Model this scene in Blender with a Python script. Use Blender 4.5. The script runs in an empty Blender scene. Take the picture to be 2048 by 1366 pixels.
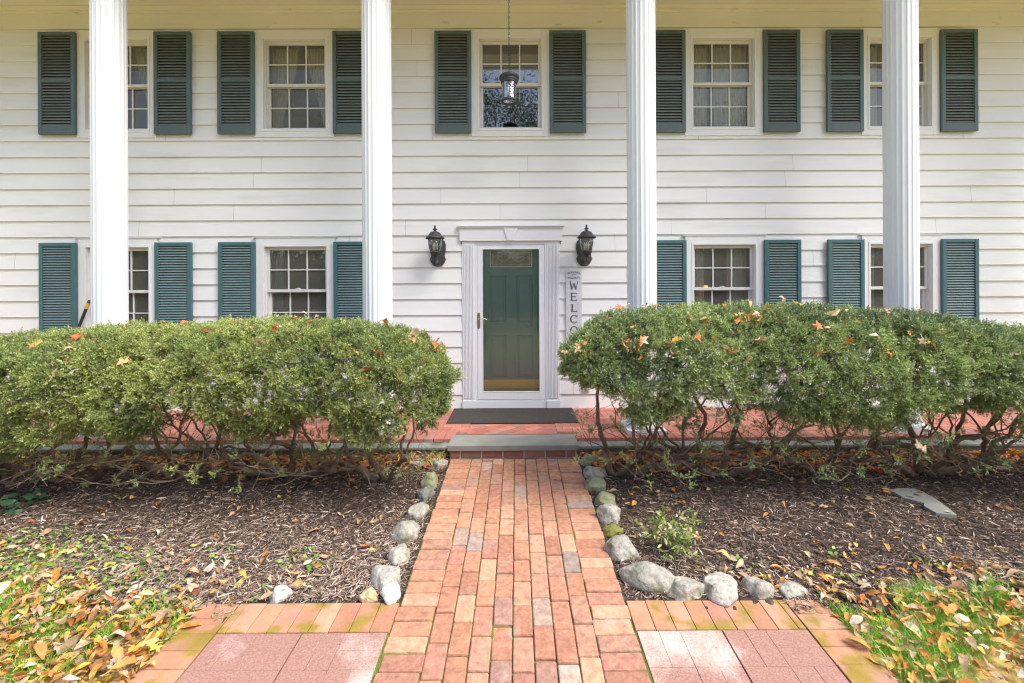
import bpy, math, random
import numpy as np
from mathutils import Vector, Matrix, Euler
random.seed(7)
RNG = np.random.default_rng(11)
R = math.radians
SC = bpy.context.scene
COL = SC.collection

# ------------------------------------------------------------------ camera, sky, sun, exposure
cam = bpy.data.cameras.new('camera')
cam.sensor_width = 36.0
cam.lens = 920 / 2048 * 36.0
cam.shift_x = -0.0059
cam.shift_y = -0.0454
cam.clip_start = 0.05
cam.clip_end = 2000
camo = bpy.data.objects.new('camera', cam)
COL.objects.link(camo)
camo.matrix_world = (Matrix.Translation((0, 0, 1.45)) @ Matrix.Rotation(R(-0.19), 4, 'Z')
                     @ Matrix.Rotation(R(90), 4, 'X') @ Matrix.Rotation(R(-0.28), 4, 'Z'))
SC.camera = camo

SUN_EL, SUN_AZ = 54.0, 58.0          # azimuth from -Y (towards the viewer) round to +X
world = bpy.data.worlds.new('World')
SC.world = world
world.use_nodes = True
wn = world.node_tree
sky = wn.nodes.new('ShaderNodeTexSky')
sky.sky_type = 'NISHITA'
sky.sun_disc = False
sky.sun_elevation = R(SUN_EL)
sky.sun_rotation = R(180 - SUN_AZ)
sky.air_density = 1.0
sky.dust_density = 2.2
sky.ozone_density = 1.0
wn.links.new(sky.outputs[0], wn.nodes['Background'].inputs[0])
wn.nodes['Background'].inputs[1].default_value = 0.15
sl = bpy.data.lights.new('sun', 'SUN')
sl.energy = 1.9
sl.angle = R(38)
sl.color = (1.0, 0.95, 0.87)
so = bpy.data.objects.new('sun', sl)
COL.objects.link(so)
sd = Vector((math.cos(R(SUN_EL)) * math.sin(R(SUN_AZ)), -math.cos(R(SUN_EL)) * math.cos(R(SUN_AZ)), math.sin(R(SUN_EL))))
so.rotation_euler = sd.to_track_quat('Z', 'Y').to_euler()
SC.view_settings.view_transform = 'Standard'
SC.view_settings.look = 'None'
SC.view_settings.exposure = 1.22
SC.view_settings.gamma = 1.0
SC.cycles.max_bounces = 8
SC.cycles.transparent_max_bounces = 16
SC.cycles.use_denoising = True
SC.cycles.filter_width = 1.15

# ------------------------------------------------------------------ helpers
WPOS = {}


def tag(o, label=None, cat=None, group=None, kind=None):
    if label: o['label'] = label
    if cat: o['category'] = cat
    if group: o['group'] = group
    if kind: o['kind'] = kind
    return o


def empty(name, loc, label=None, cat=None, group=None, kind=None):
    o = bpy.data.objects.new(name, None)
    COL.objects.link(o)
    o.location = loc
    o.empty_display_size = 0.1
    WPOS[o.name] = Vector(loc)
    return tag(o, label, cat, group, kind)


def finish(name, me, V, mat, parent, smooth=False, bevel=0, origin=None):
    """link a mesh whose vertices are given in world space; its origin goes to the bottom centre"""
    V = np.asarray(V, dtype=np.float64)
    lo, hi = V.min(0), V.max(0)
    org = Vector(((lo[0] + hi[0]) / 2, (lo[1] + hi[1]) / 2, lo[2])) if origin is None else Vector(origin)
    me.vertices.foreach_set('co', (V - np.array(org)).astype(np.float32).ravel())
    me.update()
    o = bpy.data.objects.new(name, me)
    COL.objects.link(o)
    if parent is not None:
        o.parent = parent
        o.location = org - WPOS[parent.name]
    else:
        o.location = org
    WPOS[o.name] = org
    me.materials.append(mat)
    if smooth:
        me.polygons.foreach_set('use_smooth', [True] * len(me.polygons))
    if bevel:
        m = o.modifiers.new('bevel', 'BEVEL')
        m.width = bevel
        m.segments = 2
        m.limit_method = 'ANGLE'
        m.angle_limit = R(40)
    return o


def npmesh(name, V, F, mat, parent=None, col=None, smooth=False, origin=None):
    """V (n,3), F (m,k) integer array, optional per-vertex colour (n,3)"""
    V = np.asarray(V, np.float64)
    F = np.asarray(F, np.int32)
    m, k = F.shape
    me = bpy.data.meshes.new(name)
    me.vertices.add(len(V))
    me.loops.add(m * k)
    me.polygons.add(m)
    me.loops.foreach_set('vertex_index', F.ravel())
    me.polygons.foreach_set('loop_start', np.arange(0, m * k, k, dtype=np.int32))
    if col is not None:
        a = me.color_attributes.new('tint', 'FLOAT_COLOR', 'POINT')
        c = np.ones((len(V), 4), np.float32)
        c[:, :3] = col
        a.data.foreach_set('color', c.ravel())
    o = finish(name, me, V, mat, parent, smooth, origin=origin)
    me.validate()
    return o


class MB:
    def __init__(s):
        s.v, s.f, s.c = [], [], []

    def add(s, vs, fs, col=None):
        b = len(s.v)
        s.v += [tuple(p) for p in vs]
        s.f += [tuple(i + b for i in f) for f in fs]
        s.c += [col or (1, 1, 1)] * len(vs)
        return s

    def box(s, x0, x1, y0, y1, z0, z1, col=None):
        return s.add([(x0, y0, z0), (x1, y0, z0), (x1, y1, z0), (x0, y1, z0), (x0, y0, z1), (x1, y0, z1), (x1, y1, z1), (x0, y1, z1)],
                     [(3, 2, 1, 0), (4, 5, 6, 7), (0, 1, 5, 4), (1, 2, 6, 5), (2, 3, 7, 6), (3, 0, 4, 7)], col)

    def prism(s, pts, y0, y1, col=None):
        """outline in XZ, extruded from y0 (front) to y1"""
        n = len(pts)
        vs = [(x, y0, z) for x, z in pts] + [(x, y1, z) for x, z in pts]
        fs = [tuple(range(n)), tuple(range(2 * n - 1, n - 1, -1))] + [(i, i + n, (i + 1) % n + n, (i + 1) % n) for i in range(n)]
        return s.add(vs, fs, col)

    def slab(s, pts, z0, z1, col=None):
        n = len(pts)
        vs = [(x, y, z0) for x, y in pts] + [(x, y, z1) for x, y in pts]
        fs = [tuple(range(n - 1, -1, -1)), tuple(range(n, 2 * n))] + [(i, (i + 1) % n, (i + 1) % n + n, i + n) for i in range(n)]
        return s.add(vs, fs, col)

    def ring(s, x0, x1, z0, z1, w, y0, y1, wt=None, wb=None):
        """rectangular frame in the XZ plane"""
        wt = w if wt is None else wt
        wb = w if wb is None else wb
        s.box(x0, x0 + w, y0, y1, z0, z1)
        s.box(x1 - w, x1, y0, y1, z0, z1)
        s.box(x0 + w, x1 - w, y0 + .0005, y1, z1 - wt, z1)
        s.box(x0 + w, x1 - w, y0 + .0005, y1, z0, z0 + wb)
        return s

    def lathe(s, cx, cy, prof, n=24, col=None):
        vs, fs = [], []
        for r, z in prof:
            for i in range(n):
                a = 2 * math.pi * i / n
                vs.append((cx + r * math.cos(a), cy + r * math.sin(a), z))
        for j in range(len(prof) - 1):
            for i in range(n):
                k = (i + 1) % n
                fs.append((j * n + i, j * n + k, (j + 1) * n + k, (j + 1) * n + i))
        return s.add(vs, fs, col)

    def tube(s, pts, rad, n=8, col=None, closed=False):
        V, F = sweep(np.array(pts, float), np.array([rad] * len(pts) if np.isscalar(rad) else rad, float), n)
        return s.add([tuple(p) for p in V], [tuple(int(i) for i in f) for f in F], col)

    def build(s, name, mat, parent=None, smooth=False, bevel=0):
        me = bpy.data.meshes.new(name)
        me.from_pydata(s.v, [], s.f)
        if any(c != (1, 1, 1) for c in s.c):
            a = me.color_attributes.new('tint', 'FLOAT_COLOR', 'POINT')
            a.data.foreach_set('color', np.array([(c[0], c[1], c[2], 1) for c in s.c], np.float32).ravel())
        return finish(name, me, s.v, mat, parent, smooth, bevel)


def sweep(P, rad, n=6):
    """tube along the polyline P"""
    P = np.asarray(P, float)
    T = np.gradient(P, axis=0)
    T /= np.linalg.norm(T, axis=1)[:, None] + 1e-9
    up = np.array([0, 0, 1.0]) if abs(T[0][2]) < .9 else np.array([1.0, 0, 0])
    A = np.cross(T, up)
    A /= np.linalg.norm(A, axis=1)[:, None] + 1e-9
    for i in range(1, len(A)):
        if A[i] @ A[i - 1] < 0: A[i] = -A[i]
    B = np.cross(T, A)
    t = np.arange(n) * 2 * np.pi / n
    V = P[:, None, :] + rad[:, None, None] * (np.cos(t)[None, :, None] * A[:, None, :] + np.sin(t)[None, :, None] * B[:, None, :])
    V = V.reshape(-1, 3)
    F = []
    for j in range(len(P) - 1):
        for i in range(n):
            k = (i + 1) % n
            F.append((j * n + i, j * n + k, (j + 1) * n + k, (j + 1) * n + i))
    return V, np.array(F, int)


def hash3(ix, iy, iz, seed):
    h = (ix * 374761393 + iy * 668265263 + iz * 2147483647 + seed * 974634777) & 0xFFFFFFFF
    h = ((h ^ (h >> 13)) * 1274126177) & 0xFFFFFFFF
    h = (h ^ (h >> 16)) & 0xFFFFFFFF
    return h / 4294967295.0


def vnoise(P, scale=1.0, seed=0):
    """value noise in [-1, 1]"""
    Q = np.asarray(P, float) * scale
    I = np.floor(Q).astype(np.int64)
    f = Q - I
    f = f * f * (3 - 2 * f)
    r = 0
    for dx in (0, 1):
        for dy in (0, 1):
            for dz in (0, 1):
                w = (f[:, 0] if dx else 1 - f[:, 0]) * (f[:, 1] if dy else 1 - f[:, 1]) * (f[:, 2] if dz else 1 - f[:, 2])
                r = r + w * hash3(I[:, 0] + dx, I[:, 1] + dy, I[:, 2] + dz, seed)
    return r * 2 - 1


# ------------------------------------------------------------------ materials
def mat(name, base=(.5, .5, .5), rough=.5, tint=False, var=0.0, vscale=8.0, col2=None, mask=(.45, .6), mscale=3.0, bump=0.0, bscale=60.0,
        metal=0.0, bump2=0.0, b2scale=8.0, spec=.5, sub=0.0, stretch=None, detail=6.0, trans=0.0):
    m = bpy.data.materials.new(name)
    m.use_nodes = True
    nt = m.node_tree
    N, L = nt.nodes, nt.links
    p = N['Principled BSDF']
    p.inputs['Roughness'].default_value = rough
    p.inputs['Metallic'].default_value = metal
    p.inputs['Specular IOR Level'].default_value = spec
    tc = N.new('ShaderNodeTexCoord')
    src = tc.outputs['Object']
    if stretch:
        mp = N.new('ShaderNodeMapping')
        mp.inputs['Scale'].default_value = stretch
        L.new(src, mp.inputs[0])
        src = mp.outputs[0]
    if tint:
        a = N.new('ShaderNodeAttribute')
        a.attribute_name = 'tint'
        c = a.outputs['Color']
    else:
        rgb = N.new('ShaderNodeRGB')
        rgb.outputs[0].default_value = (*base, 1)
        c = rgb.outputs[0]
    if col2:
        n2 = N.new('ShaderNodeTexNoise')
        n2.inputs['Scale'].default_value = mscale
        n2.inputs['Detail'].default_value = detail
        L.new(src, n2.inputs['Vector'])
        mr = N.new('ShaderNodeMapRange')
        mr.inputs['From Min'].default_value = mask[0]
        mr.inputs['From Max'].default_value = mask[1]
        L.new(n2.outputs[0], mr.inputs[0])
        mx = N.new('ShaderNodeMix')
        mx.data_type = 'RGBA'
        mx.inputs['B'].default_value = (*col2, 1)
        L.new(mr.outputs[0], mx.inputs['Factor'])
        L.new(c, mx.inputs['A'])
        c = mx.outputs['Result']
    if var:
        n1 = N.new('ShaderNodeTexNoise')
        n1.inputs['Scale'].default_value = vscale
        n1.inputs['Detail'].default_value = 8
        n1.inputs['Roughness'].default_value = .65
        L.new(src, n1.inputs['Vector'])
        mr = N.new('ShaderNodeMapRange')
        mr.inputs['From Min'].default_value = .3
        mr.inputs['From Max'].default_value = .7
        mr.inputs['To Min'].default_value = 1 - var
        mr.inputs['To Max'].default_value = 1 + var
        L.new(n1.outputs[0], mr.inputs[0])
        hv = N.new('ShaderNodeVectorMath')
        hv.operation = 'SCALE'
        L.new(c, hv.inputs[0])
        L.new(mr.outputs[0], hv.inputs['Scale'])
        c = hv.outputs[0]
    L.new(c, p.inputs['Base Color'])
    nrm = None
    for b, s, k in ((bump, bscale, 0), (bump2, b2scale, 1)):
        if b:
            nn = N.new('ShaderNodeTexNoise')
            nn.inputs['Scale'].default_value = s
            nn.inputs['Detail'].default_value = 6
            L.new(src, nn.inputs['Vector'])
            bp = N.new('ShaderNodeBump')
            bp.inputs['Strength'].default_value = 1.0
            bp.inputs['Distance'].default_value = b
            L.new(nn.outputs[0], bp.inputs['Height'])
            if nrm: L.new(nrm, bp.inputs['Normal'])
            nrm = bp.outputs[0]
    if nrm: L.new(nrm, p.inputs['Normal'])
    if trans:
        tr = N.new('ShaderNodeBsdfTranslucent')
        L.new(c, tr.inputs[0])
        ms = N.new('ShaderNodeMixShader')
        ms.inputs[0].default_value = trans
        L.new(p.outputs[0], ms.inputs[1])
        L.new(tr.outputs[0], ms.inputs[2])
        L.new(ms.outputs[0], N['Material Output'].inputs[0])
    return m


def glass(name, tintc=(.85, .88, .86), ior=1.5, gain=1.8, add=0.03, bump=0.0, bscale=20, haze=0.0):
    m = bpy.data.materials.new(name)
    m.use_nodes = True
    nt = m.node_tree
    N, L = nt.nodes, nt.links
    N.remove(N['Principled BSDF'])
    t = N.new('ShaderNodeBsdfTransparent')
    t.inputs[0].default_value = (*tintc, 1)
    g = N.new('ShaderNodeBsdfGlossy')
    g.inputs['Roughness'].default_value = 0.0
    fr = N.new('ShaderNodeFresnel')
    fr.inputs[0].default_value = ior
    ma = N.new('ShaderNodeMath')
    ma.operation = 'MULTIPLY_ADD'
    ma.inputs[1].default_value = gain
    ma.inputs[2].default_value = add
    ma.use_clamp = True
    L.new(fr.outputs[0], ma.inputs[0])
    ms = N.new('ShaderNodeMixShader')
    L.new(ma.outputs[0], ms.inputs[0])
    L.new(t.outputs[0], ms.inputs[1])
    L.new(g.outputs[0], ms.inputs[2])
    out = ms.outputs[0]
    if bump:
        tc = N.new('ShaderNodeTexCoord')
        nn = N.new('ShaderNodeTexNoise')
        nn.inputs['Scale'].default_value = bscale
        L.new(tc.outputs['Object'], nn.inputs['Vector'])
        bp = N.new('ShaderNodeBump')
        bp.inputs['Distance'].default_value = bump
        L.new(nn.outputs[0], bp.inputs['Height'])
        L.new(bp.outputs[0], g.inputs['Normal'])
        L.new(bp.outputs[0], fr.inputs['Normal'])
    if haze:
        d = N.new('ShaderNodeBsdfDiffuse')
        d.inputs[0].default_value = (.50, .48, .40, 1)  # grey veil stands in for reflected light, upstairs also for insect screens
        m2 = N.new('ShaderNodeMixShader')
        m2.inputs[0].default_value = haze
        L.new(out, m2.inputs[1])
        L.new(d.outputs[0], m2.inputs[2])
        out = m2.outputs[0]
    L.new(out, N['Material Output'].inputs[0])
    return m


M = {}
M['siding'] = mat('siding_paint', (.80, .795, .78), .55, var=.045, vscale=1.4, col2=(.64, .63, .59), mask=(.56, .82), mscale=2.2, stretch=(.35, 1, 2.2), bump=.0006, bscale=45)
M['frieze'] = mat('frieze_paint_warm_bounce', (.80, .785, .70), .55, var=.04, vscale=2, col2=(.5, .46, .36), mask=(.66, .78), mscale=5, stretch=(.6, 1, 1.6))  # cream tone puts the yellow light bounced off the ground into the paint
M['trim'] = mat('trim_paint', (.81, .81, .805), .42, var=.03, vscale=4)
M['door_trim'] = mat('door_trim_paint', (.76, .765, .785), .4, var=.02, vscale=4)
M['column'] = mat('column_enamel', (.79, .80, .815), .35, var=.02, vscale=3)
M['sash'] = mat('sash_vinyl', (.72, .71, .68), .45, var=.05, vscale=6)
M['muntin'] = mat('muntin_vinyl', (.76, .76, .73), .45)
M['teal'] = mat('shutter_paint', (.062, .145, .150), .42, var=.12, vscale=5, bump=.0004, bscale=80)
M['teal_dull'] = mat('shutter_paint_upper', (.095, .140, .138), .5, var=.15, vscale=5, bump=.0004, bscale=80)
M['louvre'] = mat('louvre_paint', (.17, .245, .245), .4, var=.12, vscale=5)
M['louvre_reflecting'] = mat('louvre_paint_reflecting', (.19, .225, .21), .5, var=.15, vscale=5)  # greyer copy for upstairs; the reflections on these slats are put into the colour
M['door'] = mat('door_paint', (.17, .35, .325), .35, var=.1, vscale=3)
M['brass'] = mat('brass', (.95, .62, .12), .38, metal=.1, var=.12, vscale=6)
M['brass_dull'] = mat('aged_brass', (.36, .27, .12), .4, metal=.7, var=.2, vscale=30)
M['silver'] = mat('bright_metal', (.75, .74, .70), .2, metal=.9)
M['leading'] = mat('leaded_came', (.72, .68, .52), .35, metal=.3)
M['black'] = mat('dark_iron', (.042, .042, .047), .5, var=.3, vscale=25, bump=.0006, bscale=120)
M['iron'] = mat('aged_iron', (.062, .060, .060), .55, var=.35, vscale=25, bump=.001, bscale=90)
M['glass'] = glass('window_glass', gain=1.9, add=.05, haze=.19)
M['glass_clear'] = glass('clear_window_glass', gain=2.8, add=.12)
M['glass_screen'] = glass('screened_window_glass', tintc=(.82, .83, .80), gain=1.2, add=.03, haze=.22)
M['storm'] = glass('storm_glass', tintc=(.96, .98, .97), gain=1.0, add=.025, haze=.06)
M['lamp_glass'] = glass('seeded_glass', tintc=(.93, .93, .92), gain=2.2, add=.05, bump=.012, bscale=38)
M['curtain'] = mat('curtain_cloth', (.68, .67, .58), .9, var=.1, vscale=10)
M['curtain_blue'] = mat('pale_blue_curtain', (.34, .40, .44), .9, var=.15, vscale=12)
M['shade'] = mat('roller_shade', (.40, .34, .29), .8, var=.04, vscale=3)
M['room'] = mat('room_paint', (.50, .46, .38), .9)
M['bulb'] = mat('lamp_bulb', (.75, .74, .70), .25)
M['brick'] = mat('clay_brick', tint=True, rough=.85, var=.32, vscale=26, col2=(.44, .33, .26), mask=(.58, .84), mscale=7, bump=.006, bscale=48, bump2=.004, b2scale=9)
M['porch_brick'] = mat('porch_brick', tint=True, rough=.8, var=.12, vscale=9, bump=.002, bscale=60)
M['mossy'] = mat('mossy_border_brick', tint=True, rough=.9, var=.16, vscale=12, col2=(.30, .20, .035), mask=(.50, .60), mscale=5.5, detail=14, bump=.003, bscale=50)
M['joint'] = mat('joint_sand_and_moss', (.10, .075, .05), .95, var=.3, vscale=30, col2=(.13, .17, .02), mask=(.42, .54), mscale=3.2, bump=.004, bscale=90)
M['paver'] = mat('concrete_paver', (.36, .195, .152), .95, var=.34, vscale=110, col2=(.60, .48, .42), mask=(.54, .68), mscale=2.1, bump=.0025, bscale=140)
M['mortar'] = mat('mortar', (.52, .49, .45), .9, var=.2, vscale=25, bump=.004, bscale=50)
M['blue'] = mat('bluestone', (.245, .248, .225), .7, var=.16, vscale=5, col2=(.26, .27, .25), mask=(.5, .75), mscale=7, bump=.0016, bscale=28)
M['coping'] = mat('coping_bluestone', (.27, .29, .28), .75, var=.2, vscale=5, col2=(.12, .14, .09), mask=(.5, .68), mscale=3, bump=.002, bscale=25)
M['concrete'] = mat('foundation_concrete', (.23, .225, .175), .9, var=.25, vscale=5, col2=(.10, .11, .05), mask=(.5, .7), mscale=2.2, bump=.003, bscale=30)
M['mat'] = mat('ribbed_doormat', (.060, .052, .046), .95, var=.2, vscale=20, bump=.003, bscale=150)
M['rock'] = mat('field_stone', tint=True, rough=.9, var=.38, vscale=34, col2=(.15, .15, .085), mask=(.50, .68), mscale=11, detail=10, bump=.008, bscale=45, bump2=.012, b2scale=14)
M['bark'] = mat('yew_bark', tint=True, rough=.85, var=.28, vscale=25, bump=.004, bscale=60)
M['needle'] = mat('yew_needles', tint=True, rough=.36, trans=.16, spec=.7)
M['leaf'] = mat('dry_leaves', tint=True, rough=.6, var=.38, vscale=45, trans=.22, bump=.001, bscale=60)
M['greens'] = mat('green_leaves', tint=True, rough=.45, trans=.25)
M['chip'] = mat('mulch_chips', tint=True, rough=.85, var=.25, vscale=50)
M['soil'] = mat('soil', (.050, .036, .028), .95, var=.45, vscale=25, col2=(.10, .078, .060), mask=(.5, .7), mscale=30, bump=.015, bscale=40)
M['lawn'] = mat('leafy_lawn_soil', (.28, .25, .07), .95, var=.35, vscale=10, col2=(.50, .38, .11), mask=(.42, .55), mscale=9, bump=.01, bscale=40)
M['white_sign'] = mat('sign_board', (.64, .64, .65), .6, var=.08, vscale=10)
M['ink'] = mat('sign_lettering', (.09, .095, .115), .6, var=.15, vscale=40)
M['outlet'] = mat('outlet_plastic', (.72, .72, .72), .35)
M['yellow'] = mat('yellow_collar', (.72, .42, .05), .4)
M['roof'] = mat('roof_shingle', (.07, .07, .075), .9, var=.3, vscale=6)

# ------------------------------------------------------------------ setting: ground levels
YW = 5.90            # wall plane
CX = -0.07           # centre line of the facade


def gz(x, y):
    """ground height"""
    y = np.asarray(y, float)
    return np.where(y > -1, -.125 - np.clip(4.42 - y, 0, 10) * .05, -.396) + 0 * np.asarray(x, float)


def grid(name, x0, x1, y0, y1, step, zf, mt, kind='structure', parent=None):
    nx, ny = int((x1 - x0) / step) + 1, int((y1 - y0) / step) + 1
    X, Y = np.meshgrid(np.linspace(x0, x1, nx), np.linspace(y0, y1, ny))
    X, Y = X.ravel(), Y.ravel()
    Z = zf(X, Y)
    i = np.arange(nx * ny).reshape(ny, nx)
    F = np.stack([i[:-1, :-1].ravel(), i[:-1, 1:].ravel(), i[1:, 1:].ravel(), i[1:, :-1].ravel()], 1)
    o = npmesh(name, np.stack([X, Y, Z], 1), F, mt, parent, smooth=True)
    if kind: o['kind'] = kind
    return o


def far_ground(X, Y):
    return gz(X, Y) - .06


mb = MB()
ys = [-400, -60, -20, -5, -1, 0, 1, 2, 3, 4.42, 8, 20, 60, 400]
xs = [-400, -60, -20, -8, 0, 8, 20, 60, 400]
vs = [(x, y, float(gz(x, y)) - .06) for y in ys for x in xs]
n = len(xs)
fs = [(j * n + i, j * n + i + 1, (j + 1) * n + i + 1, (j + 1) * n + i) for j in range(len(ys) - 1) for i in range(n - 1)]
mb.add(vs, fs)
tag(mb.build('ground', M['lawn'], smooth=True), kind='structure')


def lawn_edge(x):
    """y below which the leafy lawn starts"""
    x = np.asarray(x, float)
    return np.where(x < 0, 2.43 + np.clip(-1.68 - x, 0, 9) * .23, 2.53 + np.clip(x - 1.66, 0, 9) * .045)


def bed_z(X, Y):
    P = np.stack([X, Y, X * 0], 1)
    return gz(X, Y) + .012 * vnoise(P, 3, 1) + .010 * vnoise(P, 14, 2) + .006 * vnoise(P, 40, 3) - .008


grid('mulch_bed', -6.6, -.645, 2.42, 4.56, .03, bed_z, M['soil'])
grid('mulch_bed', .585, 6.6, 2.42, 4.56, .03, bed_z, M['soil'])


def lawn_z(X, Y):
    P = np.stack([X, Y, X * 0], 1)
    return gz(X, Y) + .015 * vnoise(P, 3, 5) + .008 * vnoise(P, 12, 6) - .022


grid('lawn', -6.6, -1.70, -.5, 3.3, .04, lawn_z, M['lawn'])
grid('lawn', 1.66, 6.6, -.5, 2.66, .04, lawn_z, M['lawn'])

# ------------------------------------------------------------------ brick paving
BR = [(.46, .218, .128), (.49, .240, .140), (.43, .195, .120), (.49, .265, .165), (.41, .192, .130), (.45, .235, .155), (.51, .285, .175), (.47, .225, .135)]
BG = [(.35, .230, .18), (.33, .245, .205), (.41, .285, .22), (.38, .21, .155), (.45, .33, .265)]


def brick_col(grey=.2):
    c = random.choice(BG) if random.random() < grey else random.choice(BR)
    k = random.uniform(.88, 1.1)
    return tuple(min(.9, v * k) for v in c)


def brick(b, x0, x1, y0, y1, top, col, h=.05, worn=.006, jit=.0025, slope=True):
    """a brick with worn, rounded edges; top is the height of its face"""
    cx, cy = (x0 + x1) / 2, (y0 + y1) / 2
    hx, hy = (x1 - x0) / 2, (y1 - y0) / 2
    rot = random.gauss(0, .011 if worn > .004 else .004)
    tx, ty = random.gauss(0, .006), random.gauss(0, .006)
    dz = random.gauss(0, jit)
    vs = []
    for ins, z in ((0, -h), (0, -worn * 1.3), (worn * .35, -worn * .35), (worn, 0)):
        ax, ay = hx - ins, hy - ins
        c = worn * .8
        for (px, py) in ((-ax + c, -ay), (ax - c, -ay), (ax, -ay + c), (ax, ay - c), (ax - c, ay), (-ax + c, ay), (-ax, ay - c), (-ax, -ay + c)):
            X = cx + px * math.cos(rot) - py * math.sin(rot)
            Y = cy + px * math.sin(rot) + py * math.cos(rot)
            g = (float(gz(X, Y)) if slope else 0.0)
            vs.append((X, Y, g + top + z + dz + px * tx + py * ty))
    fs = []
    for j in range(3):
        for i in range(8):
            k = (i + 1) % 8
            fs.append((j * 8 + i, j * 8 + k, (j + 1) * 8 + k, (j + 1) * 8 + i))
    fs.append(tuple(range(24, 32)))
    b.add(vs, fs, col)


PX0, PX1 = -.64, .585
b = MB()
yy = 4.415
k = 0
while yy > -.6:                                    # header borders on both sides
    d = .1015
    for (x0, x1) in ((PX0, PX0 + .203), (PX1 - .203, PX1)):
        j = random.uniform(-.006, .006)
        brick(b, x0 + j + .0025, x1 + j - .0025, yy - d + .0036, yy - .0036, .005, brick_col(.05))
    yy -= d + .0006
cw = (PX1 - PX0 - .406) / 8
for c in range(8):                                 # eight courses of stretchers
    x0 = PX0 + .203 + c * cw
    yy = 4.415 + random.uniform(0, .12) + (.1 if c % 2 else 0)
    while yy > -.6:
        L = .203 + random.uniform(-.004, .003)
        y1 = min(yy, 4.415)
        if y1 - (yy - L) > .04:
            g = random.uniform(.0035, .006)
            brick(b, x0 + .0022, x0 + cw - .0022, yy - L + g, y1 - g, .005, brick_col(.13))
        yy -= L
path = b.build('path', M['brick'], smooth=False)
tag(path, kind='structure')

b = MB()                                           # border of the crossing walk
for sx, xa, xb in ((-1, -1.72, PX0 - .003), (1, PX1 + .003, 1.655)):
    x = (xb if sx < 0 else xa)
    while (x > -1.50) if sx < 0 else (x < 1.44):
        x0, x1 = (x - .102, x) if sx < 0 else (x, x + .102)
        if sx < 0: x0 = max(x0, -1.505)
        else: x1 = min(x1, 1.445)
        if x1 - x0 > .03:
            brick(b, x0 + .001, x1 - .001, 2.30, 2.502, .004, brick_col(.0), worn=.003, jit=.001)
        x += -.1025 if sx < 0 else .1025
    xo0, xo1 = (-1.715, -1.51) if sx < 0 else (1.45, 1.655)
    y = 2.50
    while y > -.6:
        brick(b, xo0 + .001, xo1 - .001, y - .101, y - .001, .004, brick_col(.0), worn=.003, jit=.001)
        y -= .1025
tag(b.build('path_border', M['mossy']), kind='structure')

b = MB()                                           # scored concrete pavers
for sx, xs_ in ((-1, (-1.505, -1.075, -.648)), (1, (.59, 1.018, 1.445))):
    for i in range(2):
        x0, x1 = xs_[i], xs_[i + 1]
        y = 2.296
        row = 0
        while y > -.5:
            P = .43
            cell = P / 2
            for a in range(2):
                for c in range(2):
                    cx0, cy1 = x0 + .003 + a * (x1 - x0 - .006) / 2, y - .002 - c * (P - .004) / 2
                    w, h = (x1 - x0 - .006) / 2, (P - .004) / 2
                    for q in range(2):
                        if (a + c) % 2:
                            r = (cx0, cx0 + w, cy1 - (q + 1) * h / 2, cy1 - q * h / 2)
                        else:
                            r = (cx0 + q * w / 2, cx0 + (q + 1) * w / 2, cy1 - h, cy1)
                        g = .0018
                        brick(b, r[0] + g * .3, r[1] - g * .3, r[2] + g * .3, r[3] - g * .3, .003, (1, 1, 1), worn=.0016, jit=.0001)
            y -= P
tag(b.build('paving_slabs', M['paver']), kind='structure')
JZ = lambda X, Y: gz(X, Y) - .007 + .006 * vnoise(np.stack([X, Y, X * 0], 1), 7, 4)
grid('joint_bed', PX0, PX1, -.6, 4.44, .05, JZ, M['joint'])
grid('joint_bed', -1.715, PX0 - .001, -.6, 2.50, .05, JZ, M['joint'])
grid('joint_bed', PX1 + .001, 1.655, -.6, 2.50, .05, JZ, M['joint'])

# ------------------------------------------------------------------ porch floor, coping, foundation, step
def clip_poly(poly, x0, x1, y0, y1):
    for ax, lim, sg in ((0, x0, 1), (0, x1, -1), (1, y0, 1), (1, y1, -1)):
        out = []
        for i in range(len(poly)):
            p, q = poly[i], poly[(i + 1) % len(poly)]
            a, c = (p[ax] - lim) * sg, (q[ax] - lim) * sg
            if a >= 0: out.append(p)
            if a * c < 0:
                t = a / (a - c)
                out.append((p[0] + (q[0] - p[0]) * t, p[1] + (q[1] - p[1]) * t))
        poly = out
        if not poly: return poly
    return poly


def pcol():
    k = random.uniform(.86, 1.08)
    c = random.choice([(.47, .175, .125), (.44, .155, .11), (.50, .20, .15), (.42, .16, .125), (.36, .19, .16)])
    return tuple(v * k for v in c)


b = MB()
SX0, SX1 = -.672, .592      # doorstep
PAN = (-.52, .42, 4.80, 5.17)
row = 0
y = 4.863
while y < 5.9:
    y1 = min(y + .1, 5.897)
    x = -7.1 + (row % 2) * .1
    while x < 7.1:
        xa, xb = x + .002, x + .2
        if y < PAN[3] and xb > PAN[0] and xa < PAN[1]:
            if xa < PAN[0]: xb = PAN[0] - .003
            elif xb > PAN[1]: xa = PAN[1] + .003
            else: xb = xa
        if xb - xa > .02:
            brick(b, xa, xb, y + .002, y1, 0, pcol(), h=.04, worn=.003, jit=.0008, slope=False)
        x += .2025
    y += .1015
    row += 1
x = -7.1
while x < 7.1:
    if not (SX0 - .03 < x < SX1 - .04):
        brick(b, x + .002, x + .1, 4.652, 4.86, 0, pcol(), h=.036, worn=.004, jit=.0012, slope=False)
    x += .1025
s2 = math.sqrt(.5)
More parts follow.
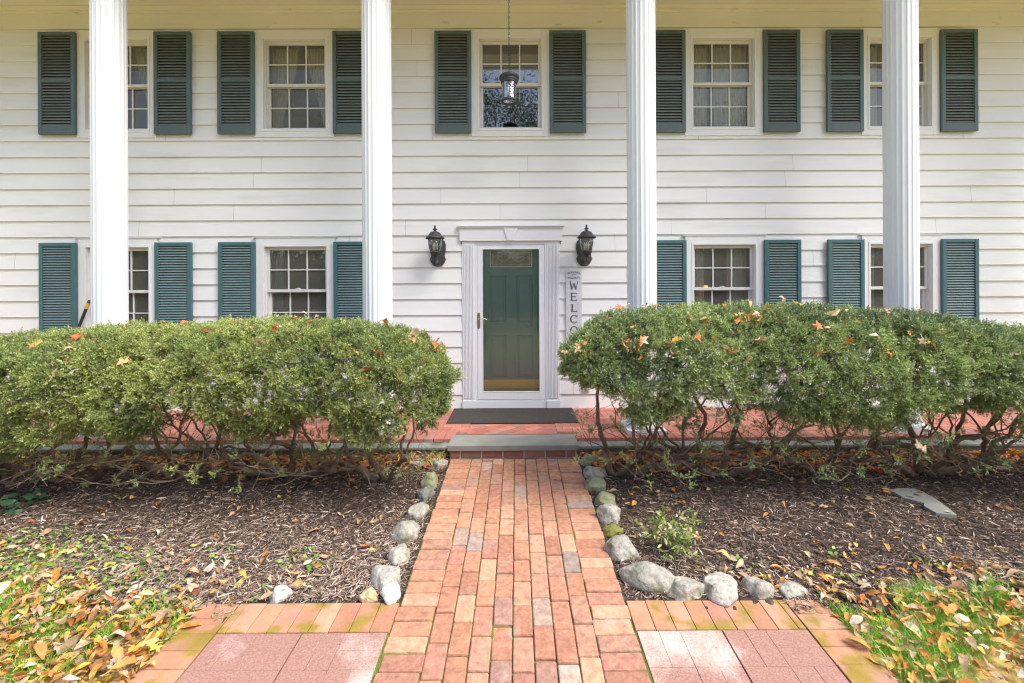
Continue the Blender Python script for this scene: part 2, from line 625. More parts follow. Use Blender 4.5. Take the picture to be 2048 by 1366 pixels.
for i in range(-10, 16):                           # the panel of diagonal bricks in front of the mat
    for j in range(-10, 10):
        a0, c0 = j * .203 + (i % 2) * .1, i * .1015
        pts = [((a0 + a) * s2 - (c0 + c) * s2, (a0 + a) * s2 + (c0 + c) * s2 + 4.9) for a, c in ((0, 0), (.2, 0), (.2, .099), (0, .099))]
        pts = clip_poly(pts, *PAN)
        if len(pts) > 2: b.slab(pts, -.036, random.uniform(-.001, .0005), pcol())
porch = b.build('porch_floor', M['porch_brick'])
tag(porch, kind='structure')
b = MB().box(-7.15, 7.15, 4.70, 5.90, -.30, -.006)
tag(b.build('porch_bed', mat('porch_joint', (.20, .12, .09), .95, var=.3, vscale=20)), kind='structure')

b = MB()
for xa, xb in ((-7.15, SX0 - .004), (SX1 + .004, 7.15)):
    x = xa
    while x < xb - .05:
        x2 = min(xb, x + random.uniform(.95, 1.3))
        dy = random.uniform(-.006, .006)
        b.box(x + .003, x2 - .003, 4.505 + dy, 4.688, -.062, -.036 + random.uniform(-.003, .002))
        x = x2
tag(b.build('porch_coping', M['coping'], bevel=.005), kind='structure')
b = MB().box(-7.15, 7.15, 4.53, 4.70, -.40, -.063)
tag(b.build('porch_foundation', M['concrete'], bevel=.01), kind='structure')

step = MB().box(SX0, SX1, 4.415, 4.762, -.046, .006).build('doorstep', M['blue'], bevel=.004)
tag(step, 'grey bluestone slab step between the brick path and the porch', 'step')
b = MB()
x = SX0 + .025
for w in (.105, .205, .205, .205, .205, .2, .12):
    x1 = min(x + w, SX1 - .02)
    b.box(x, x1 - .014, 4.437, 4.52, -.118, -.05, tuple(v * .75 for v in pcol()))
    x = x1
b.build('riser', M['porch_brick'], step, bevel=.004)
MB().box(SX0 + .02, SX1 - .02, 4.445, 4.515, -.135, -.048).build('mortar_bed', M['mortar'], step)

# ------------------------------------------------------------------ the house
house = empty('house', (CX, YW, 0), 'two storey white clapboard house with teal shutters and six fluted columns', 'house')
EXP = .2035
Z0 = 3.438 - 17 * EXP
TOPZ = 3.438 + 7 * EXP          # 4.8625, top of the siding
UP_Z, LO_Z = (3.58, 4.72), (.935, 2.08)
WINX = [-5.075, -2.815, CX + .005, 2.66, 4.925]
DX0, DX1 = CX - .62, CX + .62
rects = [(x - .49, x + .49, UP_Z[0] - .10, UP_Z[1] + .12) for x in WINX]
rects += [(x - .49, x + .49, LO_Z[0] - .10, LO_Z[1] + .11) for x in WINX if abs(x) > 1]
rects += [(DX0 + .01, DX1 - .01, -1, 2.135), (CX - .64, CX + .64, 2.1, 2.315)]


def spans(x0, x1, z0, z1, rs):
    """horizontal bands of (za, zb, [(xa, xb)]) left over by the rectangles"""
    zs = sorted({z0, z1} | {z for r in rs for z in (r[2], r[3]) if z0 < z < z1})
    for za, zb in zip(zs, zs[1:]):
        zm = (za + zb) / 2
        cut = sorted((r[0], r[1]) for r in rs if r[2] < zm < r[3])
        out, x = [], x0
        for a, c in cut:
            if a > x: out.append((x, a))
            x = max(x, c)
        if x < x1: out.append((x, x1))
        yield za, zb, out


mb = MB()
WX0, WX1 = -8.6, 8.6


def wob(x, k):
    return .0016 * float(vnoise(np.array([[x * 1.3, k * 7.3, 0]]), 1, 9)[0])


JR = random.Random(5)
JOINTS = []
for c in range(26):
    o_ = JR.uniform(0, 3.4)
    JOINTS.append([WX0 + o_ + 3.4 * k for k in range(6)])
for c in range(25):
    z0, z1 = Z0 + c * EXP, Z0 + (c + 1) * EXP
    if z0 >= TOPZ - .01: break
    for za, zb, sp in spans(WX0, WX1, z0, z1, rects):
        cuts = [q for q in JOINTS[c] if any(xa + .1 < q < xb - .1 for xa, xb in sp)]
        sp2 = []
        for xa, xb in sp:                          # butt joints between the boards
            e = [xa] + [q for q in cuts if xa + .1 < q < xb - .1] + [xb]
            for u in range(len(e) - 1):
                sp2.append((e[u] + (.0015 if u else 0), e[u + 1] - (.0015 if u < len(e) - 2 else 0)))
        for xa, xb in sp2:
            nseg = max(1, int((xb - xa) / .45))
            for q in range(nseg):
                a, d = xa + (xb - xa) * q / nseg, xa + (xb - xa) * (q + 1) / nseg
                ya = YW - .025 + (za - z0) / EXP * .019
                yb = YW - .025 + (zb - z0) / EXP * .019
                wa, wd = (wob(a, c), wob(d, c)) if za == z0 else (0, 0)
                mb.add([(a, ya, za + wa), (d, ya, za + wd), (d, yb, zb), (a, yb, zb)], [(0, 1, 2, 3)])
                if za == z0:
                    mb.add([(a, YW - .002, za + wa - .001), (d, YW - .002, za + wd - .001), (d, ya, za + wd), (a, ya, za + wa)], [(0, 1, 2, 3)])
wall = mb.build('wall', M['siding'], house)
mb = MB()
r2 = [(x - .42, x + .42, z[0] - .02, z[1] + .02) for x in WINX for z in (UP_Z, LO_Z) if not (abs(x) < 1 and z is LO_Z)] + [(CX - .46, CX + .46, -1, 2.12)]
for za, zb, sp in spans(WX0, WX1, -.3, 5.6, r2):
    for xa, xb in sp: mb.box(xa, xb, YW + .002, YW + .10, za, zb)
mb.box(WX0, WX0 + .1, YW + .1, YW + 8, -.3, 5.6).box(WX1 - .1, WX1, YW + .1, YW + 8, -.3, 5.6).box(WX0, WX1, YW + 8, YW + 8.1, -.3, 5.6)
mb.box(WX0 + .1, WX1 - .1, YW + .1, YW + 8, 2.7, 2.9).box(WX0 + .1, WX1 - .1, YW + .1, YW + 8, -.3, -.05)
mb.box(WX0 + .1, WX1 - .1, YW + 3, YW + 3.1, -.05, 2.7).box(WX0 + .1, WX1 - .1, YW + 3, YW + 3.1, 2.9, 5.5)
mb.build('inner_wall', M['room'], house)
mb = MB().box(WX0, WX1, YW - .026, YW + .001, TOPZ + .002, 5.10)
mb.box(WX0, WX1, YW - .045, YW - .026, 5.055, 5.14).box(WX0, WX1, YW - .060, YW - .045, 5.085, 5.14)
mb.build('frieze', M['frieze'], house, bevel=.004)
# portico: ceiling, beam, roof
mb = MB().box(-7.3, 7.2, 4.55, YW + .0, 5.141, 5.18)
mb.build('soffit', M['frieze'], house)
mb = MB().box(-7.3, 7.2, 4.74, 5.12, 4.99, 5.139).box(-7.33, 7.23, 4.70, 4.739, 4.97, 5.42).box(-7.35, 7.25, 4.52, 4.70, 5.30, 5.42)
mb.box(-7.3, -6.95, 5.121, YW - .061, 4.99, 5.139).box(6.85, 7.2, 5.121, YW - .061, 4.99, 5.139)
mb.build('beam', M['trim'], house, bevel=.006)
mb = MB()
mb.add([(-8.9, 4.35, 5.45), (8.9, 4.35, 5.45), (8.9, 9.9, 7.9), (-8.9, 9.9, 7.9), (-8.9, 14.4, 5.6), (8.9, 14.4, 5.6),
        (-8.9, 4.35, 5.43), (8.9, 4.35, 5.43), (-8.9, 14.4, 5.43), (8.9, 14.4, 5.43)],
       [(0, 1, 2, 3), (3, 2, 5, 4), (6, 8, 9, 7), (0, 3, 4, 8, 6), (1, 7, 9, 5, 2), (0, 6, 7, 1)])
mb.build('roof', M['roof'], house)


def fluted(cx, cy, z0, z1, rad, n=20):
    mb = MB()
    ring = []
    for i in range(n):
        for t, d in ((0, 0), (.22, 0), (.28, .0028), (.42, .0048), (.61, .0055), (.80, .0048), (.94, .0028)):
            a = 2 * math.pi * (i + t) / n
            ring.append(((rad - d) * math.cos(a), (rad - d) * math.sin(a)))
    m = len(ring)
    zs = [z0, z0 + .06, z1 - .06, z1]
    vs = []
    for j, z in enumerate(zs):
        for (x, y) in ring:
            if j in (0, 3):
                l = rad / math.hypot(x, y)
                x, y = x * l, y * l
            vs.append((cx + x, cy + y, z))
    fs = [(j * m + i, j * m + (i + 1) % m, (j + 1) * m + (i + 1) % m, (j + 1) * m + i) for j in range(3) for i in range(m)]
    mb.add(vs, fs)
    return mb


CY = 4.93
COLX = [-7.05, -4.345, -1.487, 1.345, 4.135, 6.98]
for x in COLX:
    c = fluted(x, CY, .17, 4.99, .153).build('column', M['column'], house)
    bs = MB().box(x - .2, x + .2, CY - .2, CY + .2, .001, .045)
    bs.lathe(x, CY, [(.195, .045), (.198, .06), (.190, .078), (.172, .085), (.168, .105), (.160, .135), (.155, .17)], 40)
    bs.build('base', M['column'], c, smooth=False)
    cp = MB().box(x - .19, x + .19, CY - .19, CY + .19, 4.93, 4.988).lathe(x, CY, [(.156, 4.80), (.165, 4.83), (.158, 4.85), (.175, 4.89), (.19, 4.93)], 40)
    cp.build('capital', M['column'], c)

# ------------------------------------------------------------------ windows
def window(cx, z0, z1, upper, idx):
    hw = .397
    fz0, fz1 = (z0 - .105, z1 + .125) if upper else (z0 - .105, z1 + .115)
    f = MB()
    f.ring(cx - .5, cx + .5, fz0, fz1, .082, YW - .034, YW + .03, wt=.105 if upper else .085, wb=.075)
    f.ring(cx - .421, cx + .421, z0 - .033, z1 + .033, .0235, YW - .040, YW + .05, wt=.033, wb=.033)
    f.box(cx - hw - .002, cx + hw + .002, YW - .012, YW + .09, z0 - .028, z0 + .004)
    if not upper:
        f.box(cx - .54, cx + .54, YW - .047, YW - .005, fz1, fz1 + .008)
    win = f.build('window', M['trim'], house, bevel=.0025)
    # jamb liner
    j = MB().box(cx - hw - .001, cx - hw + .010, YW + .012, YW + .10, z0 + .005, z1).box(cx + hw - .010, cx + hw + .001, YW + .012, YW + .10, z0 + .005, z1)
    j.box(cx - hw, cx + hw, YW + .012, YW + .10, z1 - .006, z1 + .004)
    j.build('jamb', M['sash'], win)
    zm = (z0 + z1) / 2 + .01
    # upper sash in front, lower sash one track further in
    for (a, d, y, st, rb, rt) in ((zm - .018, z1 - .006, YW + .022, .028, .038, .034), (z0 + .004, zm + .014, YW + .058, .034, .042, .034)):
        s = MB().ring(cx - hw + .010, cx + hw - .010, a, d, st, y, y + .032, wt=rt, wb=rb)
        sash = s.build('sash', M['sash'], win, bevel=.003)
        gx0, gx1, g0, g1 = cx - hw + .010 + st, cx + hw - .010 - st, a + rb, d - rt
        m = MB()
        for q in (1, 2):
            xm = gx0 + (gx1 - gx0) * q / 3
            m.box(xm - .0075, xm + .0075, y + .010, y + .022, g0, g1)
        zz = (g0 + g1) / 2
        for q in range(3):
            xa = gx0 + (gx1 - gx0) * q / 3 + (.0078 if q else 0)
            xb = gx0 + (gx1 - gx0) * (q + 1) / 3 - (.0078 if q < 2 else 0)
            m.box(xa, xb, y + .010, y + .0215, zz - .007, zz + .007)
        if idx == 2 and a < zm - .1:               # grille between the panes, barely seen
            m = MB()
            for q in (1, 2):
                xm = gx0 + (gx1 - gx0) * q / 3
                m.box(xm - .002, xm + .002, y + .015, y + .018, g0, g1)
            m.box(gx0, gx1, y + .012, y + .0145, zz - .002, zz + .002)
        m.build('grille', M['muntin'], win)
        yp = y + (.0085 if idx == 2 and a < zm - .1 else .0235)
        p = MB().add([(gx0 - .004, yp, g0 - .004), (gx1 + .004, yp, g0 - .004), (gx1 + .004, yp, g1 + .004), (gx0 - .004, yp, g1 + .004)], [(0, 1, 2, 3)])
        p.build('pane', M['glass_clear'] if idx == 2 else M['glass'] if not upper else M['glass_screen'], win)
    if not upper:
        lk = MB().box(cx - .035, cx + .035, YW + .030, YW + .054, zm + .021, zm + .029).lathe(cx, YW + .040, [(.001, zm + .038), (.02, zm + .036), (.024, zm + .029)], 12)
        lk.build('latch', M['sash'], win)
    # what hangs behind the glass
    def drape(xa, xb, za, zb, mt, amp=.014, folds=9, pinch=0.0):
        nx, nz = folds * 6, 6
        vs = []
        for jz in range(nz + 1):
            t = jz / nz
            w = 1 - pinch * math.sin(t * math.pi * .5) ** 2
            for i in range(nx + 1):
                u = i / nx
                x = xa + (xb - xa) * u * w if xa < cx else xb - (xb - xa) * (1 - u) * w
                vs.append((x, YW + .20 + amp * math.sin(u * folds * 6.283 + .7 * math.sin(u * 9)), zb + (za - zb) * t))
        fs = [(j2 * (nx + 1) + i, j2 * (nx + 1) + i + 1, (j2 + 1) * (nx + 1) + i + 1, (j2 + 1) * (nx + 1) + i) for j2 in range(nz) for i in range(nx)]
        MB().add(vs, fs).build('curtain', mt, win, smooth=True)
    if upper:
        if idx == 2:
            MB().box(cx - .37, cx + .37, YW + .125, YW + .129, zm + .10, z1).box(cx - .37, cx + .37, YW + .128, YW + .132, zm - .02, zm + .115).build('roller_shade', M['shade'], win)
        elif idx in (0, 1):
            drape(cx - .40, cx - .05, z0, z1, M['curtain'], pinch=.65)
            drape(cx + .05, cx + .40, z0, z1, M['curtain'], pinch=.65)
        else:
            drape(cx - .40, cx - .12, z0, z1, M['curtain'], folds=6)
            drape(cx - .03, cx + .40, z0, z1, M['curtain'], folds=8)
    else:
        if idx in (0, 1):
            drape(cx - .40, cx - .27, z0, z1, M['curtain_blue'], folds=4)
        else:
            drape(cx - .40, cx - .17, z0, z1, M['curtain'], folds=5)
            drape(cx + .13, cx + .40, z0, z1, M['curtain'], folds=5)
            if idx == 3:
                l = MB().lathe(cx - .19, YW + .9, [(.035, LO_Z[0] + .72), (.06, LO_Z[0] + .66)], 16)
    return win


def shutter(cx, z0, z1, upper):
    w = .231
    st, rt, rb = .047, .045, (.105 if upper else .09)
    y0, y1 = YW - .072, YW - .036
    mb = MB()
    mb.box(cx - w, cx - w + st, y0, y1, z0, z1).box(cx + w - st, cx + w, y0, y1, z0, z1)
    mb.box(cx - w + st, cx + w - st, y0 + .001, y1, z1 - rt, z1).box(cx - w + st, cx + w - st, y0 + .001, y1, z0, z0 + rb)
    zm = (z0 + z1) / 2 + .03
    if upper:
        mb.box(cx - w + st, cx + w - st, y0 + .001, y1, zm - .022, zm + .022)
        parts = [(z0 + rb, zm - .022), (zm + .022, z1 - rt)]
        pitch = .0372
    else:
        parts = [(z0 + rb, z1 - rt)]
        pitch = .0335
    mt = M['teal_dull'] if upper else M['teal']
    s = mb.build('shutter', mt, house, bevel=.003)
    lv = MB()
    for a, d in parts:
        n = int(round((d - a) / pitch))
        p = (d - a) / n
        for i in range(n):
            zc = a + (i + .5) * p
            ya, yb = y0 + .007, y1 - .005
            h = p * .40
            t = .0030
            x0, x1 = cx - w + st - .002, cx + w - st + .002
            lv.add([(x0, ya, zc - h), (x1, ya, zc - h), (x1, yb, zc + p * .42), (x0, yb, zc + p * .42),
                    (x0, ya, zc - h + t * 1.6), (x1, ya, zc - h + t * 1.6), (x1, yb, zc + p * .42 + t), (x0, yb, zc + p * .42 + t)],
                   [(3, 2, 1, 0), (4, 5, 6, 7), (0, 1, 5, 4), (1, 2, 6, 5), (2, 3, 7, 6), (3, 0, 4, 7)])
    lv.build('louvres', M['louvre_reflecting' if upper else 'louvre'], s)
    bk = MB().box(cx - w + st, cx + w - st, y1 - .0035, y1 - .0005, z0 + .01, z1 - .01)  # black sheet stands in for the shade between the louvres
    bk.build('gap_shade', M['black'], s)


for i, x in enumerate(WINX):
    window(x, *UP_Z, True, i)
    for sg in (-1, 1): shutter(x + sg * .729, 3.51, 4.805, True)
    if i != 2:
        window(x, *LO_Z, False, i)
        for sg in (-1, 1): shutter(x + sg * .729, .84, 2.137, False)

# ------------------------------------------------------------------ doorway
mb = MB()
mb.box(CX - .652, CX + .652, YW - .055, YW + .001, 2.139, 2.318)
mb.box(CX - .684, CX + .684, YW - .085, YW + .001, 2.3185, 2.334)
mb.box(CX - .672, CX + .672, YW - .072, YW - .0555, 2.302, 2.318)
mb.prism([(CX - .043, 2.141), (CX + .043, 2.141), (CX + .092, 2.3015), (CX - .092, 2.3015)], YW - .069, YW - .0552)
for sg in (-1, 1):
    xa, xb = sorted((CX + sg * .622, CX + sg * .455))
    mb.box(xa, xb, YW - .030, YW + .10, .001, 2.1385)
    for q in range(7):
        xc = xa + .030 + q * (xb - xa - .06) / 6
        mb.box(xc - .0055, xc + .0055, YW - .0385, YW - .0301, .13, 2.10)
    mb.box(xa - .004, xb + .004, YW - .042, YW - .0302, .001, .105)
mb.box(CX - .452, CX + .452, YW - .028, YW + .12, .001, .098)
surround = mb.build('door_surround', M['door_trim'], house, bevel=.003)

mb = MB().ring(CX - .455, CX + .455, .10, 2.138, .022, YW - .026, YW + .09, wt=.045, wb=.012)
mb.build('door_frame', M['door_trim'], surround, bevel=.002)
sx0, sx1, sz0, sz1 = CX - .430, CX + .430, .118, 2.088
gx0, gx1, g0, g1 = CX - .359, CX + .359, .218, 2.035
mb = MB()
mb.box(sx0, gx0, YW - .022, YW + .012, sz0, sz1).box(gx1, sx1, YW - .022, YW + .012, sz0, sz1)
mb.box(gx0, gx1, YW - .0215, YW + .012, g1, sz1).box(gx0, gx1, YW - .0215, YW + .012, sz0, g0)
mb.ring(gx0 - .012, gx1 + .012, g0 - .012, g1 + .012, .012, YW - .0255, YW - .0225)
storm = mb.build('storm_door', M['door_trim'], house, bevel=.002)
MB().add([(gx0, YW - .006, g0), (gx1, YW - .006, g0), (gx1, YW - .006, g1), (gx0, YW - .006, g1)], [(0, 1, 2, 3)]).build('glass', M['storm'], storm)
hx = CX - .413
h = MB()
pts = [(hx + .017 * math.cos(a) * 1.0, 1.125 + (.085 if math.sin(a) > 0 else -.085) + .017 * math.sin(a)) for a in [math.pi * 2 * i / 20 + .01 for i in range(20)]]
h.prism(pts, YW - .030, YW - .0222)
h.lathe(hx, YW - .034, [(.001, 1.16), (.008, 1.158), (.008, 1.135), (.001, 1.133)], 10)
h.build('handle', M['brass_dull'], storm)
MB().tube([(hx, YW - .034, 1.147), (hx, YW - .062, 1.147), (hx + .03, YW - .068, 1.152), (hx + .075, YW - .066, 1.152), (hx + .105, YW - .064, 1.138)], [.006, .007, .006, .0055, .004], 8).build('lever', M['silver'], storm, smooth=True)

# inner door, seen through the storm door
yd = YW + .115
mb = MB()
dz0, dz1 = .125, 2.10
mb.box(CX - .40, CX + .40, yd + .02, yd + .045, dz0, dz1)
tx, tz0, tz1 = .275, 1.815, 2.035


def panel(x0, x1, z0, z1):
    return [(x0, x1, z0, z1)]


PAN4 = [(CX - .285, CX - .065, 1.075, 1.705), (CX + .065, CX + .285, 1.075, 1.705), (CX - .285, CX - .065, .375, .925), (CX + .065, CX + .285, .375, .925)]
for za, zb, sp in spans(CX - .40, CX + .40, dz0, dz1, PAN4 + [(CX - tx, CX + tx, tz0, tz1)]):
    for xa, xb in sp: mb.box(xa, xb, yd, yd + .0199, za, zb)
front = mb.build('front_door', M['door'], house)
pm = MB()
for (x0, x1, z0, z1) in PAN4:
    a, c, g = .0, .018, .042
    v = []
    for ins, y in ((0, yd + .001), (.014, yd + .014), (.022, yd + .014), (.045, yd + .003)):
        v += [(x0 + ins, y, z0 + ins), (x1 - ins, y, z0 + ins), (x1 - ins, y, z1 - ins), (x0 + ins, y, z1 - ins)]
    f = [(j * 4 + i, j * 4 + (i + 1) % 4, (j + 1) * 4 + (i + 1) % 4, (j + 1) * 4 + i) for j in range(3) for i in range(4)] + [(12, 13, 14, 15)]
    pm.add(v, f)
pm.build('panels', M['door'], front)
# leaded light: came lines over pale glass
MB().box(CX - tx, CX + tx, yd + .014, yd + .018, tz0, tz1).build('fanlight', mat('obscure_glass', (.30, .30, .20), .25, var=.35, vscale=14, bump=.004, bscale=60), front)
cm = MB()
cm.ring(CX - tx, CX + tx, tz0, tz1, .012, yd - .004, yd + .014)
cm.ring(CX - tx + .028, CX + tx - .028, tz0 + .026, tz1 - .022, .006, yd + .004, yd + .0135)
for sg in (-1, 1):
    for am in (.045, -.045, .025):
        P = [(CX + sg * (.01 + .17 * t), yd + .009, (tz0 + tz1) / 2 + .01 + am * math.sin(math.pi * t)) for t in np.linspace(0, 1, 12)]
        cm.tube(P, .0035, 6)
    P = [(CX + sg * (.12 + .12 * t), yd + .009, (tz0 + tz1) / 2 + .012 + .03 * math.sin(math.pi * t)) for t in np.linspace(0, 1, 9)]
    cm.tube(P, .003, 6)
    cm.tube([(CX + sg * .13, yd + .009, tz0 + .03), (CX + sg * .13, yd + .009, tz0 + .085)], .003, 6)
cm.tube([(CX, yd + .009, tz0 + .03), (CX, yd + .009, tz1 - .03)], .003, 6)
cm.build('leading', M['leading'], front)
MB().box(CX - .385, CX + .385, yd - .0025, yd - .0005, .17, .345).build('kick_plate', M['brass'], front)
ih = MB().lathe(CX + .262, yd - .02, [(.001, 1.075), (.012, 1.072), (.012, 1.05), (.001, 1.047)], 12)
ih.tube([(CX + .262, yd, 1.062), (CX + .262, yd - .045, 1.062), (CX + .24, yd - .05, 1.064), (CX + .205, yd - .048, 1.075)], .007, 8)
ih.build('lever', M['silver'], front, smooth=True)

# ------------------------------------------------------------------ small things at the door
dm = MB()
mx0, mx1, my0, my1 = -.80, .70, 5.19, 5.868
dm.box(mx0, mx1, my0, my1, .002, .009)
nr = 84
for i in range(nr):
    xa = mx0 + .012 + (mx1 - mx0 - .024) * i / nr
    dm.box(xa, xa + .010, my0 + .018, my1 - .018, .0091, .0125)
tag(dm.build('doormat', M['mat']), 'long ribbed dark brown doormat lying in front of the door', 'doormat')

sg = MB().box(.632, .832, YW - .040, YW - .0225, .595, 1.762)
sign = tag(sg.build('sign', M['white_sign'], bevel=.002), 'tall narrow white board with grey WELCOME lettering beside the door', 'sign')
SXC = .732
ty = YW - .0425


def strokes(mb, segs):
    for (x0, z0, x1, z1, w) in segs:
        d = Vector((x1 - x0, z1 - z0))
        nrm = Vector((-d.y, d.x)).normalized() * w / 2
        mb.prism([(x0 + nrm.x, z0 + nrm.y), (x0 - nrm.x, z0 - nrm.y), (x1 - nrm.x, z1 - nrm.y), (x1 + nrm.x, z1 + nrm.y)], ty - .0004 * random.random(), YW - .0399)


def arc(mb, cx, cz, rx, rz, a0, a1, w, n=18, wmin=None):
    P = []
    for i in range(n + 1):
        t = R(a0 + (a1 - a0) * i / n)
        P.append((math.cos(t), math.sin(t)))
    wmin = wmin or w
    out = [(cx + rx * c, cz + rz * s) for c, s in P]
    inn = [(cx + (rx - (wmin + (w - wmin) * abs(c))) * c, cz + (rz - (wmin + (w - wmin) * abs(c))) * s) for c, s in P]
    for i in range(n):
        mb.prism([out[i], out[i + 1], inn[i + 1], inn[i]], ty, YW - .0399)


lt = MB()
H, HW = .100, .045
LZ = [1.55 - .1435 * i for i in range(7)]          # baseline of each letter, W E L C O M E
for ch, zb in zip('WELCOME', [1.517 - .1425 * i for i in range(7)]):
    c, t = SXC, .015
    if ch == 'W':
        hw = .060
        strokes(lt, [(c - hw + .012, zb + H, c - .026, zb, .017), (c - .026, zb, c, zb + H * .8, .008), (c, zb + H * .8, c + .026, zb, .017), (c + .026, zb, c + hw - .012, zb + H, .008),
                     (c - hw, zb + H, c - hw + .028, zb + H, .005), (c + hw - .024, zb + H, c + hw, zb + H, .005)])
    if ch == 'E':
        strokes(lt, [(c - .030, zb, c - .030, zb + H, .018), (c - .045, zb + H - .004, c + .038, zb + H - .004, .009), (c - .03, zb + H * .52, c + .018, zb + H * .52, .008),
                     (c - .045, zb + .004, c + .040, zb + .004, .009), (c + .037, zb, c + .037, zb + .020, .006), (c + .035, zb + H, c + .035, zb + H - .018, .006), (c + .018, zb + H * .52 - .01, c + .018, zb + H * .52 + .01, .005)])
    if ch == 'L':
        strokes(lt, [(c - .022, zb, c - .022, zb + H, .018), (c - .036, zb + H - .002, c - .008, zb + H - .002, .005), (c - .036, zb + .004, c + .038, zb + .004, .009), (c + .036, zb, c + .036, zb + .022, .006)])
    if ch == 'C':
        arc(lt, c, zb + H / 2, .052, H / 2 + .004, 42, 318, .018, wmin=.008)
        strokes(lt, [(c + .040, zb + H, c + .040, zb + H - .026, .006)])
    if ch == 'O':
        arc(lt, c, zb + H / 2, .052, H / 2 + .004, 0, 360, .018, 28, wmin=.008)
    if ch == 'M':
        strokes(lt, [(c - .046, zb, c - .046, zb + H, .009), (c - .046, zb + H, c, zb + .02, .016), (c, zb + .02, c + .046, zb + H, .008), (c + .046, zb, c + .046, zb + H, .016),
                     (c - .058, zb + .002, c - .034, zb + .002, .005), (c + .032, zb + .002, c + .060, zb + .002, .005)])
lt.build('lettering', M['ink'], sign)


def text_mesh(name, s, size, x, z, parent, bend=0.0, width=None):
    cu = bpy.data.curves.new(name, 'FONT')
    cu.body = s
    cu.size = size
    cu.align_x = 'CENTER'
    cu.extrude = .0006
    o = bpy.data.objects.new(name, cu)
    COL.objects.link(o)
    bpy.context.view_layer.update()
    me = bpy.data.meshes.new_from_object(o.evaluated_get(bpy.context.evaluated_depsgraph_get()))
    COL.objects.unlink(o)
    bpy.data.objects.remove(o)
    V = np.zeros(len(me.vertices) * 3)
    me.vertices.foreach_get('co', V)
    V = V.reshape(-1, 3)
    wd = V[:, 0].max() - V[:, 0].min()
    k = (width / wd) if width else 1
    W = np.stack([x + V[:, 0] * k, (YW - .0412) - V[:, 2], z + V[:, 1] - bend * (V[:, 0] * k / .08) ** 2], 1)
    me.materials.clear()
    return finish(name, me, W, M['ink'], parent)


text_mesh('lettering', 'BEWARE', .040, SXC, 1.722, sign, bend=.014, width=.160)
text_mesh('lettering', 'of the', .018, SXC, 1.700, sign, width=.062)
text_mesh('lettering', 'WIGGLEBUTTS', .040, SXC, 1.652, sign, width=.158)

ob = MB().box(.838, .932, YW - .048, YW - .0225, .215, .362)
outlet = tag(ob.build('outlet_box', M['outlet'], bevel=.006), 'small white outlet box low on the wall right of the door', 'outlet')
MB().box(.858, .912, YW - .0595, YW - .0485, .238, .345).build('cover', M['outlet'], outlet, bevel=.004)
MB().box(.873, .897, YW - .0615, YW - .0600, .262, .318).build('socket', mat('socket_grey', (.16, .16, .17), .5), outlet)


def wall_lamp(px, label):
    root = empty('wall_lamp', (px, YW - .022, 1.82), label, 'lamp', 'lanterns either side of the door')
    y0, y1 = YW - .040, YW - .0225
    prof = [(0, 1.815), (.045, 1.822), (.075, 1.85), (.098, 1.895), (.104, 1.915), (.092, 1.930), (.086, 1.95), (.094, 1.99), (.103, 2.04), (.103, 2.09), (.090, 2.135), (.060, 2.165), (.028, 2.178)]
    pts = [(px + x, z) for x, z in prof] + [(px, 2.18)] + [(px - x, z) for x, z in prof[:0:-1]]
    MB().prism(pts, y0, y1).build('backplate', M['iron'], root, bevel=.006)
    rim = [(px + (x - px) * .72, 1.99 + (z - 1.99) * .78) for x, z in pts]
    MB().prism(rim, y0 - .010, y0 - .0002).build('backplate_boss', M['iron'], root, bevel=.005)
    lx, ly = px, YW - .235
    MB().tube([(px, y0 - .008, 1.885), (px, y0 - .05, 1.862), (px, y0 - .11, 1.855), (px, ly + .02, 1.875), (px, ly, 1.905)], [.014, .012, .011, .012, .014], 10).tube(
        [(px, y0 - .008, 2.02), (px, y0 - .035, 1.965), (px, y0 - .04, 1.90), (px, y0 - .06, 1.868)], .006, 8).build('arm', M['iron'], root, smooth=True)
    cg = MB().lathe(lx, ly, [(.001, 1.882), (.009, 1.888), (.012, 1.897), (.006, 1.905), (.010, 1.915), (.018, 1.925), (.024, 1.94), (.040, 1.958), (.060, 1.972), (.063, 1.985), (.058, 1.992), (.001, 1.993)], 28)
    for q in range(4):
        a = math.pi / 4 + q * math.pi / 2
        P = [(lx + r * math.cos(a), ly + r * math.sin(a), z) for r, z in ((.008, 1.912), (.028, 1.925), (.052, 1.955), (.066, 1.985), (.082, 2.03), (.092, 2.08), (.094, 2.12), (.098, 2.148))]
        cg.tube(P, .0042, 6)
    cg.build('cage', M['black'], root, smooth=True)
    MB().lathe(lx, ly, [(.055, 1.994), (.066, 2.015), (.080, 2.06), (.084, 2.10), (.080, 2.13), (.086, 2.148)], 32).build('glass', M['lamp_glass'], root, smooth=True)
    MB().lathe(lx, ly, [(.113, 2.146), (.117, 2.155), (.112, 2.166), (.098, 2.176), (.086, 2.183), (.076, 2.203), (.060, 2.222), (.036, 2.235), (.016, 2.242), (.014, 2.252), (.030, 2.260), (.022, 2.270), (.012, 2.28), (.008, 2.286), (.014, 2.296), (.010, 2.308), (.001, 2.316)], 32).build('cap', M['black'], root, smooth=True)
    MB().lathe(lx, ly, [(.086, 2.1455), (.088, 2.140), (.001, 2.143)], 24).build('top_plate', M['iron'], root)
    bb = MB()
    for q in range(3):
        a = q * 2.094 + .4
        bx, by = lx + .026 * math.cos(a), ly + .026 * math.sin(a)
        bb.lathe(bx, by, [(.009, 1.993), (.009, 2.035), (.007, 2.037), (.014, 2.06), (.010, 2.08), (.001, 2.10)], 10)
    bb.build('candle_bulbs', M['bulb'], root, smooth=True)


wall_lamp(-1.0, 'dark iron wall lantern with clear glass on the wall left of the door')
wall_lamp(.866, 'dark iron wall lantern with clear glass above the WELCOME board right of the door')

